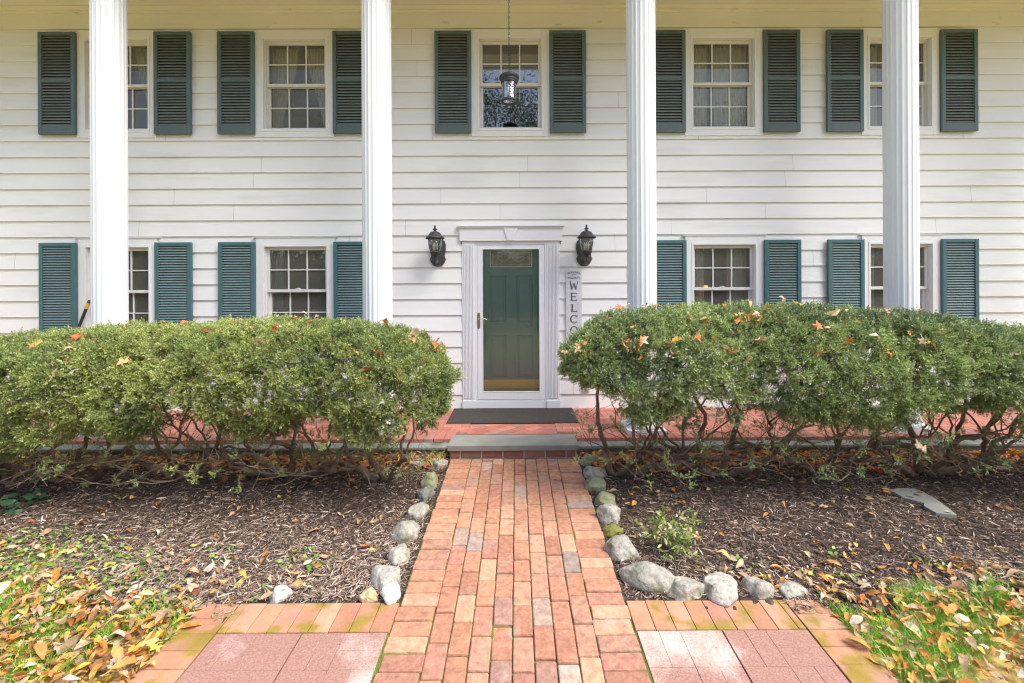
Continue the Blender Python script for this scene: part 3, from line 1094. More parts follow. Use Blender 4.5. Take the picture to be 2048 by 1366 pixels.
# hanging lantern
HX, HY = -.072, 5.21
hl = empty('hanging_lantern', (HX, HY, 3.60), 'black cylindrical lantern hanging on a long chain below the porch ceiling', 'lantern')
ch = MB()
z = 5.12
i = 0
while z > 3.98:
    ax = (1, 0) if i % 2 else (0, 1)
    P = [(HX + ax[0] * .0085 * math.cos(t), HY + ax[1] * .0085 * math.cos(t), z - .017 + .019 * math.sin(t)) for t in np.linspace(0, 2 * math.pi, 13)]
    ch.tube(P, .0024, 5)
    z -= .030
    i += 1
ch.lathe(HX, HY, [(.001, 5.141), (.055, 5.14), (.05, 5.125), (.012, 5.11), (.001, 5.11)], 20)
ch.build('chain', M['black'], hl, smooth=True)
MB().lathe(HX, HY, [(.001, 3.985), (.009, 3.982), (.012, 3.965), (.02, 3.955), (.05, 3.952), (.085, 3.943), (.108, 3.925), (.113, 3.912), (.110, 3.900), (.098, 3.893), (.096, 3.882), (.101, 3.876), (.096, 3.868), (.090, 3.858), (.094, 3.852), (.090, 3.843), (.080, 3.842)], 40).build('cap', M['black'], hl, smooth=True)
MB().lathe(HX, HY, [(.082, 3.842), (.082, 3.655)], 40).build('glass', M['lamp_glass'], hl, smooth=True)
cg = MB().lathe(HX, HY, [(.080, 3.655), (.093, 3.657), (.096, 3.645), (.093, 3.632), (.078, 3.63), (.078, 3.65)], 40)
for q in range(4):
    a = math.pi / 4 + q * math.pi / 2
    x, y = HX + .087 * math.cos(a), HY + .087 * math.sin(a)
    cg.tube([(x, y, 3.85), (x, y, 3.64)], .005, 6)
cg.build('cage', M['black'], hl, smooth=True)
bb = MB()
for q in range(3):
    a = q * 2.094
    bb.lathe(HX + .025 * math.cos(a), HY + .025 * math.sin(a), [(.008, 3.84), (.008, 3.80), (.014, 3.775), (.009, 3.745), (.001, 3.735)], 10)
bb.build('candle_bulbs', M['bulb'], hl, smooth=True)

# black pole leaning at the left lower window
pl = MB().tube([(-5.76, 5.62, .01), (-5.44, 5.83, 1.30)], .017, 12)
pole = tag(pl.build('pole', mat('black_pole_plastic', (.03, .03, .035), .35), smooth=True), 'black pole with yellow collar leaning beside the leftmost lower window', 'pole')
d = Vector((.32, .21, 1.29)).normalized()
p0 = Vector((-5.44, 5.83, 1.30))
MB().tube([p0, p0 + d * .075], .020, 12).build('collar', M['yellow'], pole, smooth=True)
MB().tube([p0 + d * .0755, p0 + d * .11, p0 + d * .118], [.017, .016, .008], 12).build('tip', M['black'], pole, smooth=True)


# small lit lamp just inside the fourth lower window
lm = bpy.data.materials.new('lamp_glow')
lm.use_nodes = True
lm.node_tree.nodes['Principled BSDF'].inputs['Base Color'].default_value = (.8, .45, .15, 1)
lm.node_tree.nodes['Principled BSDF'].inputs['Emission Color'].default_value = (1, .50, .14, 1)
lm.node_tree.nodes['Principled BSDF'].inputs['Emission Strength'].default_value = .8
lr = MB().lathe(2.49, 6.04, [(.022, 1.565), (.034, 1.51), (.030, 1.509)], 20)
lo_ = tag(lr.build('small_lamp', lm, smooth=True), 'tiny lit orange lamp shade seen through the lower window right of the door', 'lamp')
MB().tube([(2.49, 6.04, 1.512), (2.49, 6.04, 1.45), (2.49, 6.055, .96)], .004, 6).build('stem', M['brass_dull'], lo_)

# ------------------------------------------------------------------ branching wood
def hermite(p0, d0, p1, d1, n):
    t = np.linspace(0, 1, n)[:, None]
    return (2 * t**3 - 3 * t**2 + 1) * p0 + (t**3 - 2 * t**2 + t) * d0 + (-2 * t**3 + 3 * t**2) * p1 + (t**3 - t**2) * d1


class Wood:
    def __init__(s, rng, thin=.0015, gnarl=.012, power=.48, step=.05, flat=0.0):
        s.V, s.F, s.C, s.nv = [], [], [], 0
        s.rng, s.thin, s.gnarl, s.power, s.step, s.flat = rng, thin, gnarl, power, step, flat
        s.tips = []

    def tube(s, P, r, col):
        n = 7 if r[0] > .012 else (5 if r[0] > .004 else 3)
        V, F = sweep(P, r, n)
        s.V.append(V)
        s.F.append(F + s.nv)
        s.C.append(np.tile(col, (len(V), 1)))
        s.nv += len(V)

    def grow(s, p0, d0, T, r, depth=0):
        rng = s.rng
        n = len(T)
        c = T.mean(0)
        D = c - p0
        dist = np.linalg.norm(D)
        if n == 1:
            p1 = T[0]
            r1 = s.thin
        else:
            f = rng.uniform(.32, .50) if depth else rng.uniform(.3, .48)
            p1 = p0 + D * f + rng.normal(0, .05 * dist, 3)
            if s.flat: p1[2] -= s.flat * dist * (1 if depth < 2 else .6 if depth < 4 else .2)
            if depth < 2: p1[2] = max(p1[2], p0[2] + .02)
            r1 = r * (.86 if depth else .9)
        L = np.linalg.norm(p1 - p0) + 1e-6
        d1 = (p1 - p0) / L
        d1 = d1 * .7 + D / (dist + 1e-6) * .4 + rng.normal(0, .12, 3)
        m = int(np.clip(L / s.step, 3, 12))
        P = hermite(p0, d0 * L * .9, p1, d1 * L * .8, m)
        if m > 3: P[1:-1] += rng.normal(0, min(s.gnarl, L * .05), (m - 2, 3))
        col = np.array([.185, .125, .09]) * rng.uniform(.75, 1.25)
        if r < .006: col = np.array([.25, .185, .125]) * rng.uniform(.7, 1.25)
        s.tube(P, np.linspace(r, r1, m) * (1 + .06 * rng.normal(0, 1, m) * (m > 3)), col)
        if n == 1:
            s.tips.append((P[-1], d1))
            return
        k = 2 if (n < 6 or rng.random() < .6 or depth == 0) else 3
        if depth == 0: k = min(n, int(rng.integers(3, 5)))
        U = T - p1
        U = U / (np.linalg.norm(U, axis=1)[:, None] + 1e-6)
        seeds = [int(rng.integers(n))]
        while len(seeds) < k:
            q = np.min([1 - U @ U[i] for i in seeds], axis=0)
            seeds.append(int(np.argmax(q)))
        lab = np.argmax(np.stack([U @ U[i] for i in seeds], 1), 1)
        for q in range(k):
            G = T[lab == q]
            if len(G) == 0: continue
            d = (G.mean(0) - p1)
            d /= np.linalg.norm(d) + 1e-6
            dd = d1 / (np.linalg.norm(d1) + 1e-6) * .6 + d * .6
            s.grow(p1, dd, G, max(s.thin * 1.2, r1 * (len(G) / n) ** s.power), depth + 1)

    def build(s, name, mt, parent):
        return npmesh(name, np.concatenate(s.V), np.concatenate(s.F), mt, parent, col=np.concatenate(s.C), smooth=True)


# ------------------------------------------------------------------ sprigs of yew
def sprig_template(rng, L=.046, nn=13, nl=.0185, nw=.0050):
    V, F, t = [], [], []
    for i in range(nn):
        u = (i + .5) / nn
        side = 1 if i % 2 else -1
        base = np.array([0, 0, L * u])
        a = R(62 - 35 * u) * side
        roll = rng.uniform(-.9, .9)
        d = np.array([math.sin(a) * math.cos(roll), math.sin(a) * math.sin(roll), math.cos(a)])
        w = np.cross(d, rng.normal(0, 1, 3))
        w /= np.linalg.norm(w)
        l = nl * rng.uniform(.75, 1.15) * (1 - .35 * u)
        tip = base + d * l
        mid = base + d * l * .5
        k = len(V)
        V += [base, mid + w * nw / 2, tip, mid - w * nw / 2]
        F.append((k, k + 1, k + 2, k + 3))
        t += [u * .8, u * .8 + .1, u * .8 + .2, u * .8 + .1]
    k = len(V)
    V += [np.array([.0012, 0, 0]), np.array([-.0012, 0, 0]), np.array([-.0006, 0, L]), np.array([.0006, 0, L])]
    F.append((k, k + 1, k + 2, k + 3))
    t += [-1] * 4
    return np.array(V), np.array(F), np.array(t)


TRNG = np.random.default_rng(3)
SPRIGS = [sprig_template(TRNG) for _ in range(6)]


def frames(D, rng):
    """random rotation matrices that take +Z to each row of D"""
    D = D / (np.linalg.norm(D, axis=1)[:, None] + 1e-9)
    X = np.cross(D, rng.normal(0, 1, D.shape))
    X /= np.linalg.norm(X, axis=1)[:, None] + 1e-9
    Y = np.cross(D, X)
    return np.stack([X, Y, D], 2)          # columns


def scatter(templates, pos, D, scale, cols, rng, colfn=None):
    """place copies of the templates; returns V, F, C"""
    which = rng.integers(0, len(templates), len(pos))
    VV, FF, CC, off = [], [], [], 0
    for k, (tv, tf, tt) in enumerate(templates):
        m = which == k
        if not m.any(): continue
        Rm = frames(D[m], rng)
        V = np.einsum('nij,vj->nvi', Rm, tv) * scale[m][:, None, None] + pos[m][:, None, :]
        n, v = V.shape[:2]
        F = (tf[None] + (np.arange(n) * v)[:, None, None]).reshape(-1, tf.shape[1]) + off
        C = colfn(cols[m], tt, rng) if colfn else np.repeat(cols[m][:, None, :], v, 1)
        VV.append(V.reshape(-1, 3))
        FF.append(F)
        CC.append(C.reshape(-1, 3))
        off += n * v
    return np.concatenate(VV), np.concatenate(FF), np.concatenate(CC)


def yew_col(c, tt, rng):
    t = np.clip(tt, 0, 1)[None, :, None]
    tip = np.array([.66, .74, .26])
    out = c[:, None, :] * (1 - .55 * t) + (c[:, None, :] * .55 + tip * .45) * (.55 * t)
    stem = (tt < 0)
    out = np.broadcast_to(out, (len(c), len(tt), 3)).copy()
    out[:, stem] = np.array([.13, .12, .045])
    return out


def hedge(name, label, X0, X1, ztop, zbot, yc, hd, trunks, nclus, seed, endL, endR, tone, group='clipped yew hedges before the porch'):
    rng = np.random.default_rng(seed)
    root = empty(name, ((X0 + X1) / 2, yc(np.array([(X0 + X1) / 2]))[0], -.14), label, 'hedge', group)

    def surf(x, th, s):
        """point on (s=1) or inside the crown and its outward normal; th=0 front, 90 top, 180 back"""
        e = np.ones_like(x)
        if endL: e = e * np.clip((x - X0) / endL, 0, 1)
        er = np.clip((X1 - x) / endR, 0, 1) if endR else np.ones_like(x)
        e = np.sqrt(1 - (1 - np.minimum(e, er)) ** 2.4)
        zt, zb = ztop(x), zbot(x)
        zc = zb * .45 + zt * .55
        ct, st = np.cos(th), np.sin(th)
        pw = .72
        cy = -np.sign(ct) * np.abs(ct) ** pw
        cz = np.sign(st) * np.abs(st) ** pw
        up = cz > 0
        hz = np.where(up, zt - zc, zc - zb)
        P = np.stack([x, yc(x) + cy * hd * e * s, zc + cz * hz * e * s], 1)
        nx = np.where(e < .999, np.sign(x - (X0 + X1) / 2) * (1 - e) * 1.6, 0)
        Nn = np.stack([nx, -ct * .9, st], 1)
        Nn /= np.linalg.norm(Nn, axis=1)[:, None] + 1e-9
        return P, Nn

    # clusters of sprigs over the crown
    n = int(nclus * 1.9)
    x = rng.uniform(X0 + .01, X1 - .01, n)
    tg = np.linspace(R(-75), R(172), 900)          # even spacing round the section
    cyt, czt = -np.sign(np.cos(tg)) * np.abs(np.cos(tg)) ** .72 * hd, np.sign(np.sin(tg)) * np.abs(np.sin(tg)) ** .72 * .45
    arc_ = np.concatenate([[0], np.cumsum(np.hypot(np.diff(cyt), np.diff(czt)) * np.where(tg[1:] < R(75), 1.5, .8))])
    th = np.interp(rng.random(n) * arc_[-1], arc_, tg)
    dep = rng.random(n) ** 1.6
    s = 1.0 - .26 * dep
    P, Nn = surf(x, th, s)
    lump = vnoise(P, 7, seed) * .6 + vnoise(P, 15, seed + 1) * .4
    fine = vnoise(P, 21, seed + 3)
    P = P + Nn * (lump * .075 + fine * .034 - .010)[:, None]
    h = (P[:, 2] - zbot(x)) / (ztop(x) - zbot(x))
    keep = rng.random(n) < np.clip(.15 + (h - .02) * 4.5, .12, 1) * np.where(lump < -.42, .3, 1) * np.where(fine < -.25, .35, 1)
    patch = vnoise(P, 4.5, seed + 2)
    keep &= ~((h < .34) & (patch < -.32 + (.34 - h) * 1.5))
    keep &= ~((th > R(110)) & (rng.random(n) < .45))
    P, Nn, lump, x, h, fine = P[keep], Nn[keep], lump[keep], x[keep], h[keep], fine[keep]
    m = len(P)
    # the wood
    tipP, tipD = [], []
    for (tx, ty, nt) in trunks:
        xl = max(X0 + .05, tx - rng.uniform(1.0, 1.5))
        xr = min(X1 - .05, tx + rng.uniform(1.0, 1.5))
        w = Wood(rng, flat=.11)
        xx = rng.uniform(xl, xr, nt)
        tt = R(1) * np.concatenate([rng.uniform(-50, 120, int(nt * .75)), rng.uniform(90, 200, nt - int(nt * .75))])
        T, _ = surf(xx, tt, rng.uniform(.74, .96, nt))
        nl = 80                                    # low spreading twigs under the crown
        lx = rng.uniform(xl, xr, nl)
        low = np.stack([lx, yc(lx) + rng.uniform(-.56, .25, nl), rng.uniform(.08, .95, nl) * zbot(lx)], 1)
        T = np.concatenate([T, low])
        T = T[np.argsort(T[:, 0] + rng.normal(0, .12, len(T)))]
        base = np.array([tx, ty, float(gz(tx, ty)) - .03])
        stems = int(rng.integers(3, 5))
        for G in np.array_split(T, stems):
            ang = G.mean(0) - base
            d0 = ang / np.linalg.norm(ang)
            d0[2] = rng.uniform(.15, .5)
            o = base + np.array([d0[0], d0[1], 0]) * .035
            w.grow(o, d0, G, rng.uniform(.024, .036), 0)
        w.build('branches', M['bark'], root)
        for p, d in w.tips:
            if p[2] > zbot(np.array([p[0]]))[0] - .03 and rng.random() < .5 or rng.random() < .42:
                tipP.append(p)
                tipD.append(d / (np.linalg.norm(d) + 1e-9))
    P = np.concatenate([P, np.array(tipP)])
    Nn = np.concatenate([Nn, np.array(tipD)])
    x = P[:, 0]
    lump, h, fine = [np.concatenate([q, np.full(len(tipP), v)]) for q, v in ((lump, 0), (h, .5), (fine, .1))]
    m = len(P)
    per = 7
    Pn = np.repeat(P, per, 0) + rng.normal(0, .011, (m * per, 3))
    up = np.array([0, 0, .55])
    D = np.repeat(Nn, per, 0) * .75 + up * .8 + rng.normal(0, .8, (m * per, 3))
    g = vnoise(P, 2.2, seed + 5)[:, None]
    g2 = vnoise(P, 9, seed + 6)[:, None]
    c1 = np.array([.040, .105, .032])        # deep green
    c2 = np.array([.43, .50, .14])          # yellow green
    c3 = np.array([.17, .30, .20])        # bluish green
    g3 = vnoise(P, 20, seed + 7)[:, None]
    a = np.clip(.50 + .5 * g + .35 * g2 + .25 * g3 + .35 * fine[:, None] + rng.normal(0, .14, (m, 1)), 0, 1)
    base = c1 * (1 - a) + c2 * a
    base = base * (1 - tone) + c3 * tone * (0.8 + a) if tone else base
    brown = rng.random(m) < .035
    base[brown] = np.array([.22, .14, .06])
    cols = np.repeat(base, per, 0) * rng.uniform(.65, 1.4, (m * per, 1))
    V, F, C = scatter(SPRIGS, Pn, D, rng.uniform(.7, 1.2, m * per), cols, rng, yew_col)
    npmesh('foliage', V, F, M['needle'], root, col=C)
    return root, surf, P, Nn


lt_ = lambda x: np.interp(x, [-5.3, -4.4, -3.6, -2.8, -1.9, -1.2, -.9, -.7, -.5], [1.02, 1.09, 1.14, 1.19, 1.23, 1.19, 1.12, 1.06, .98])
lb_ = lambda x: np.interp(x, [-5.3, -3.7, -3.3, -2.6, -1.9, -1.5, -1.0, -.5], [.22, .24, .36, .46, .38, .44, .30, .24]) - .05 + .05 * np.sin(x * 7)
rt_ = lambda x: np.interp(x, [.3, .5, .8, 1.2, 2.5, 3.2, 3.7, 4.2, 5.4], [1.02, 1.14, 1.27, 1.31, 1.31, 1.27, 1.18, 1.10, 1.06])
rb_ = lambda x: np.interp(x, [.3, .6, .95, 1.3, 1.8, 2.6, 3.2, 4.2, 5.4], [.76, .62, .44, .36, .46, .40, .50, .42, .40]) - .05 + .05 * np.sin(x * 6)
yL = lambda x: 3.88 + 0 * x
HL = hedge('yew_hedge', 'broad yellow-green clipped yew hedge on bare gnarled stems left of the path', -5.3, -.55, lt_, lb_, yL, .60,
           [(-4.75, 4.0, 80), (-3.85, 4.05, 130), (-2.95, 4.08, 150), (-1.98, 4.1, 110), (-1.12, 4.06, 120)], 10400, 21, 0, .42, 0.0)
HR = hedge('yew_hedge', 'blue-green clipped yew hedge on bare gnarled stems right of the path', .385, 5.4, rt_, rb_, yL, .60,
           [(.86, 4.12, 90), (1.78, 4.1, 160), (2.72, 4.1, 140), (3.58, 4.08, 150), (4.4, 4.1, 120)], 10800, 33, .45, 0, .25)


# ------------------------------------------------------------------ leaves
def leaf_template(rng, w=.38, curl=.3, fold=.25, nseg=4):
    """an elliptic leaf of unit length lying along +Z, face towards +Y"""
    V, t = [], []
    cr = rng.uniform(-curl, curl)
    tw = rng.uniform(-.4, .4)
    for i in range(nseg + 1):
        u = i / nseg
        hw = w / 2 * math.sin(math.pi * min(.97, u * .93 + .04)) ** .75
        y = cr * math.sin(u * math.pi * rng.uniform(.8, 1.2)) + rng.normal(0, .02)
        for sx in (-1, 0, 1):
            V.append((sx * hw * math.cos(tw * u), y + abs(sx) * hw * fold * 2 + sx * hw * math.sin(tw * u), u))
            t.append(u)
    F = []
    for i in range(nseg):
        for j in (0, 1):
            a = i * 3 + j
            F.append((a, a + 1, a + 4, a + 3))
    return np.array(V), np.array(F), np.array(t)


def lobed_template(rng, lobes=5):
    """a lobed leaf (maple or oak like), unit size"""
    V = [(0, 0, .42)]
    n = lobes * 4
    for i in range(n):
        a = math.pi * 2 * (i / n)
        k = i % 4
        r = (.52, .30, .22, .33)[k] * rng.uniform(.85, 1.15)
        if i == 0: r *= .5
        V.append((r * math.sin(a + math.pi), rng.normal(0, .07), .42 + r * math.cos(a + math.pi)))
    F = [(0, 1 + i, 1 + (i + 1) % n, 0) for i in range(n)]
    return V, n


def lobed(rng):
    V, n = lobed_template(rng)
    V = np.array(V)
    F = np.array([(0, 1 + 2 * i, 1 + (2 * i + 1) % n, 1 + (2 * i + 2) % n) for i in range(n // 2)])
    V[:, 1] += .25 * (V[:, 0] ** 2) * rng.uniform(-2, 2)
    return V, F, np.zeros(len(V))


LEAF = [leaf_template(TRNG, w=TRNG.uniform(.30, .62), curl=.38, fold=TRNG.uniform(.1, .4)) for _ in range(14)]
LOBE = [lobed(TRNG) for _ in range(6)]
DRY = np.array([(.62, .26, .055), (.70, .42, .07), (.66, .34, .10), (.55, .38, .22), (.50, .33, .20), (.34, .16, .06), (.60, .50, .30), (.62, .52, .10), (.50, .14, .035), (.68, .58, .44), (.40, .26, .15), (.72, .50, .16)])
DW = np.array([4, 1.8, 4, 3.4, 3, 2, 2.0, 1.0, 1.2, 2, 2.4, 1.4])


def dry_cols(n, rng, pal=DRY, w=DW):
    return pal[rng.choice(len(pal), n, p=w / w.sum())] * rng.uniform(.8, 1.15, (n, 1))


def flat_dirs(n, rng, tilt=.25):
    a = rng.uniform(0, 2 * np.pi, n)
    return np.stack([np.cos(a), np.sin(a), rng.normal(0, tilt, n)], 1)


def lay(templates, pos, length, cols, rng, tilt=.22, roll=.5):
    """lay leaves (face +Y of template turned up) on the ground"""
    n = len(pos)
    D = flat_dirs(n, rng, tilt)
    D /= np.linalg.norm(D, axis=1)[:, None]
    up = np.array([0, 0, 1.0]) + rng.normal(0, roll, (n, 3))
    X = np.cross(up, D)
    X /= np.linalg.norm(X, axis=1)[:, None]
    Y = np.cross(D, X)
    Rm = np.stack([X, Y, D], 2)
    which = rng.integers(0, len(templates), n)
    VV, FF, CC, off = [], [], [], 0
    for k, (tv, tf, tt) in enumerate(templates):
        m = which == k
        if not m.any(): continue
        V = np.einsum('nij,vj->nvi', Rm[m], tv) * length[m][:, None, None] + pos[m][:, None, :]
        nn, v = V.shape[:2]
        FF.append((tf[None] + (np.arange(nn) * v)[:, None, None]).reshape(-1, tf.shape[1]) + off)
        VV.append(V.reshape(-1, 3))
        CC.append(np.repeat(cols[m][:, None, :], v, 1).reshape(-1, 3))
        off += nn * v
    return np.concatenate(VV), np.concatenate(FF), np.concatenate(CC)


rl = np.random.default_rng(5)


def pts_in(x0, x1, y0, y1, n, rng):
    return np.stack([rng.uniform(x0, x1, n), rng.uniform(y0, y1, n)], 1)


def on_ground(P, up=.0):
    x, y = P[:, 0], P[:, 1]
    return np.stack([x, y, gz(x, y) + up], 1)


def in_lawn(P):
    x, y = P[:, 0], P[:, 1]
    e = lawn_edge(x) + .10 * vnoise(np.stack([x, y, x * 0], 1), 4, 8)
    return ((x < -1.70) | (x > 1.64)) & (y < e)


# leaf litter on the lawn
def litter(name, x0, x1, label, n, kk):
    rng = np.random.default_rng(kk)
    P = pts_in(x0, x1, .6, 3.4, n, rng)
    k = in_lawn(P)
    P = P[k]
    G = on_ground(P) + np.array([0, 0, 1]) * rng.uniform(0.0, .045, (len(P), 1))
    L = rng.gamma(6, .0095, len(P)).clip(.02, .125)
    V, F, C = lay(LEAF + LOBE[:2], G, L, dry_cols(len(P), rng), rng, tilt=.25, roll=.38)
    o = npmesh(name, V, F, M['leaf'], col=C)
    tag(o, label, 'leaves', kind='stuff')


litter('leaf_litter', -4.6, -1.66, 'orange and yellow dry leaves covering the grass at lower left', 13000, 1)
litter('leaf_litter', 1.60, 4.6, 'orange and yellow dry leaves covering the grass at lower right', 8500, 2)


# scattered leaves on beds, and the drift against the porch
def scattered(name, label, sx, kk):
    rng = np.random.default_rng(kk)
    x0, x1 = (-5.0, -.66) if sx < 0 else (.62, 5.2)
    P1 = pts_in(x0, x1, 2.5, 4.5, 300, rng)
    P2 = np.stack([rng.uniform(x0, x1, 1100), 4.50 - np.abs(rng.normal(0, .17, 1100))], 1)       # drift
    P3 = np.stack([rng.uniform(x0, x1, 330), np.zeros(330)], 1)
    P3[:, 1] = lawn_edge(P3[:, 0]) + np.abs(rng.normal(0, .2, 330))
    P3 = P3[(np.abs(P3[:, 0]) > 1.2) & (P3[:, 1] > 2.54)]
    pal = np.array([(.58, .20, .045), (.50, .13, .03), (.62, .40, .06), (.38, .18, .07), (.55, .33, .15), (.55, .10, .03)])
    w = np.array([3, 2, 2, 3, 2, 1.2 if sx > 0 else .3])
    out = []
    for P, pl_, ww, tm, ln in ((P1, DRY, DW, LEAF, (.03, .075)), (P2, pal, w, LEAF + LOBE, (.04, .10)), (P3, DRY, DW, LEAF, (.03, .085))):
        G = on_ground(P, .012) + np.array([0, 0, 1]) * rng.uniform(0, .02, (len(P), 1))
        V, F, C = lay(tm, G, rng.uniform(ln[0], ln[1], len(P)), dry_cols(len(P), rng, pl_, ww), rng, tilt=.2, roll=.4)
        out.append((V, F, C))
    off = 0
    VV, FF, CC = [], [], []
    for V, F, C in out:
        VV.append(V); FF.append(F + off); CC.append(C)
        off += len(V)
    o = npmesh(name, np.concatenate(VV), np.concatenate(FF), M['leaf'], col=np.concatenate(CC))
    tag(o, label, 'leaves', kind='stuff')


scattered('fallen_leaves', 'brown and orange leaves scattered over the mulch left of the path', -1, 41)
scattered('fallen_leaves', 'red and orange leaves scattered over the mulch right of the path', 1, 42)


# leaves caught on the hedges
def hedge_leaves(H, label, n, kk):
    rng = np.random.default_rng(kk)
    root, surf, P, Nn = H
    x = P[:, 0]
    ok = np.where((Nn[:, 2] > .15) & (x > -4.9) & (x < 4.9) & (Nn[:, 1] < .5))[0]
    cen = ok[rng.integers(0, len(ok), n // 2)]
    idx = np.concatenate([cen, cen[rng.integers(0, len(cen), n // 3)], ok[rng.integers(0, len(ok), n // 4)]])
    G = P[idx] + Nn[idx] * .050 + rng.normal(0, .02, (len(idx), 3))
    pal = np.array([(.66, .22, .06), (.70, .40, .18), (.74, .55, .36), (.55, .13, .04), (.62, .36, .08)])
    V, F, C = lay(LOBE + LEAF[:3], G, rng.uniform(.05, .11, len(idx)), dry_cols(len(idx), rng, pal, np.array([2, 3, 4, 1.2, 1.5])), rng, tilt=.4, roll=.7)
    o = npmesh('fallen_leaves', V, F, M['leaf'], col=C)
    tag(o, label, 'leaves', kind='stuff')


hedge_leaves(HL, 'orange and tan leaves caught on top of the left hedge', 150, 51)
hedge_leaves(HR, 'orange and tan leaves caught on top of the right hedge', 220, 52)


# ------------------------------------------------------------------ mulch chips
def chip_template(rng):
    """a bent splinter: five-sided sliver of unit length"""
    w, h = rng.uniform(.10, .22), rng.uniform(.03, .08)
    b = rng.uniform(-.08, .08)
    V = [(-w * .3, 0, 0), (w * .3, 0, 0), (-w * .5, h + b, .5), (w * .5, b + h * .6, .5), (-w * .15, 0, 1), (w * .15, 0, 1), (-w * .5, b, .5), (w * .5, b, .5)]
    F = [(0, 1, 3, 2), (2, 3, 5, 4), (0, 2, 4, 6), (1, 7, 5, 3)]
    return np.array(V), np.array(F), np.zeros(8)


CHIP = [chip_template(TRNG) for _ in range(10)]
CP = np.array([(.080, .050, .034), (.13, .083, .057), (.22, .15, .11), (.34, .25, .19), (.50, .40, .32), (.045, .031, .023), (.28, .175, .115), (.60, .50, .39)])


def mulch(sx, label, n, kk):
    rng = np.random.default_rng(kk)
    x0, x1 = (-4.7, -.66) if sx < 0 else (.60, 4.7)
    P = pts_in(x0, x1, 2.40, 4.5, n, rng)
    lim = np.abs(P[:, 0]) < P[:, 1] * 1.16 + .45
    P = P[lim]
    P = P[~in_lawn(P) | (rng.random(len(P)) < .15)]
    P = P[~((P[:, 1] < 2.53) & (P[:, 0] > -1.5) & (P[:, 0] < 1.45))]
    G = on_ground(P)
    G[:, 2] = bed_z(P[:, 0], P[:, 1]) + rng.uniform(-.002, .016, len(P))
    # sunlit front and hedge shade at the back are put into the chip colours
    f = np.clip((3.55 - P[:, 1]) / .9, 0, 1) if sx < 0 else np.clip((3.0 - P[:, 1]) / .8, 0, .75)
    f = f * .8 + .12 + .25 * vnoise(G, 2.5, 3)
    pale = rng.random(len(P)) < np.clip(f * 1.25 + .04, .10, .95)
    cols = np.where(pale[:, None], CP[rng.choice([2, 3, 4, 6, 7, 1], len(P), p=[.25, .28, .17, .12, .06, .12])], CP[rng.choice([0, 1, 5, 2, 3], len(P), p=[.35, .25, .27, .09, .04])])
    cols = cols * rng.uniform(.8, 1.45, (len(P), 1))
    L = rng.gamma(5, .0054, len(P)).clip(.010, .065)
    V, F, C = lay(CHIP, G, L, cols, rng, tilt=.22, roll=.4)
    o = npmesh('mulch', V, F, M['chip'], col=C)
    tag(o, label, 'mulch', kind='stuff')


mulch(-1, 'brown shredded bark mulch on the bed left of the path', 105000, 61)
mulch(1, 'dark brown shredded bark mulch on the bed right of the path', 105000, 62)


# ------------------------------------------------------------------ grass and weeds
def grass(label, P, n_per, kk, h=(.025, .075)):
    rng = np.random.default_rng(kk)
    B = np.repeat(P, n_per, 0) + rng.normal(0, .022, (len(P) * n_per, 2))
    G = on_ground(B, -.012)
    n = len(G)
    D = np.stack([rng.normal(0, .45, n), rng.normal(0, .45, n), np.ones(n)], 1)
    D /= np.linalg.norm(D, axis=1)[:, None]
    hh = rng.uniform(h[0], h[1], n)
    a = rng.uniform(0, 2 * np.pi, n)
    W = np.stack([np.cos(a), np.sin(a), a * 0], 1) * .0016
    bend = np.stack([D[:, 0], D[:, 1], D[:, 0] * 0], 1) * hh[:, None] * .7
    mid = G + D * hh[:, None] * .55
    tip = G + D * hh[:, None] + bend
    V = np.stack([G - W, G + W, mid + W * .8, tip, mid - W * .8], 1).reshape(-1, 3)
    F = (np.arange(n) * 5)[:, None] + np.array([[0, 1, 2, 4]])
    F2 = (np.arange(n) * 5)[:, None] + np.array([[4, 2, 3, 3]])
    c = np.array([.19, .46, .05]) * rng.uniform(.6, 1.5, (n, 1)) + np.array([.12, .08, 0]) * rng.random((n, 1))
    me_f = np.concatenate([F, (np.arange(n) * 5)[:, None] + np.array([[2, 3, 4, 2]])]) if False else None
    tri = np.concatenate([np.stack([F[:, 0], F[:, 1], F[:, 2]], 1), np.stack([F[:, 0], F[:, 2], F[:, 3]], 1), np.stack([F2[:, 0], F2[:, 1], F2[:, 2]], 1)])
    o = npmesh('grass', V, tri, M['greens'], col=np.repeat(c, 5, 0))
    tag(o, label, 'grass', kind='stuff')


rg = np.random.default_rng(8)


def tuft_pts(x0, x1, n, thr):
    P = pts_in(x0, x1, .6, 3.2, n, rg)
    P = P[in_lawn(P)]
    return P[vnoise(np.stack([P[:, 0], P[:, 1], P[:, 0] * 0], 1), 3.2, 12) > thr]


grass('bright green grass growing through the leaves at lower left', tuft_pts(-4.2, -1.72, 4000, -.05), 14, 71, h=(.035, .09))
grass('bright green grass growing through the leaves at lower right', tuft_pts(1.67, 4.2, 6000, -.35), 14, 72, h=(.035, .095))
ROUND = [leaf_template(TRNG, w=.75, curl=.1, fold=.12, nseg=3) for _ in range(4)]


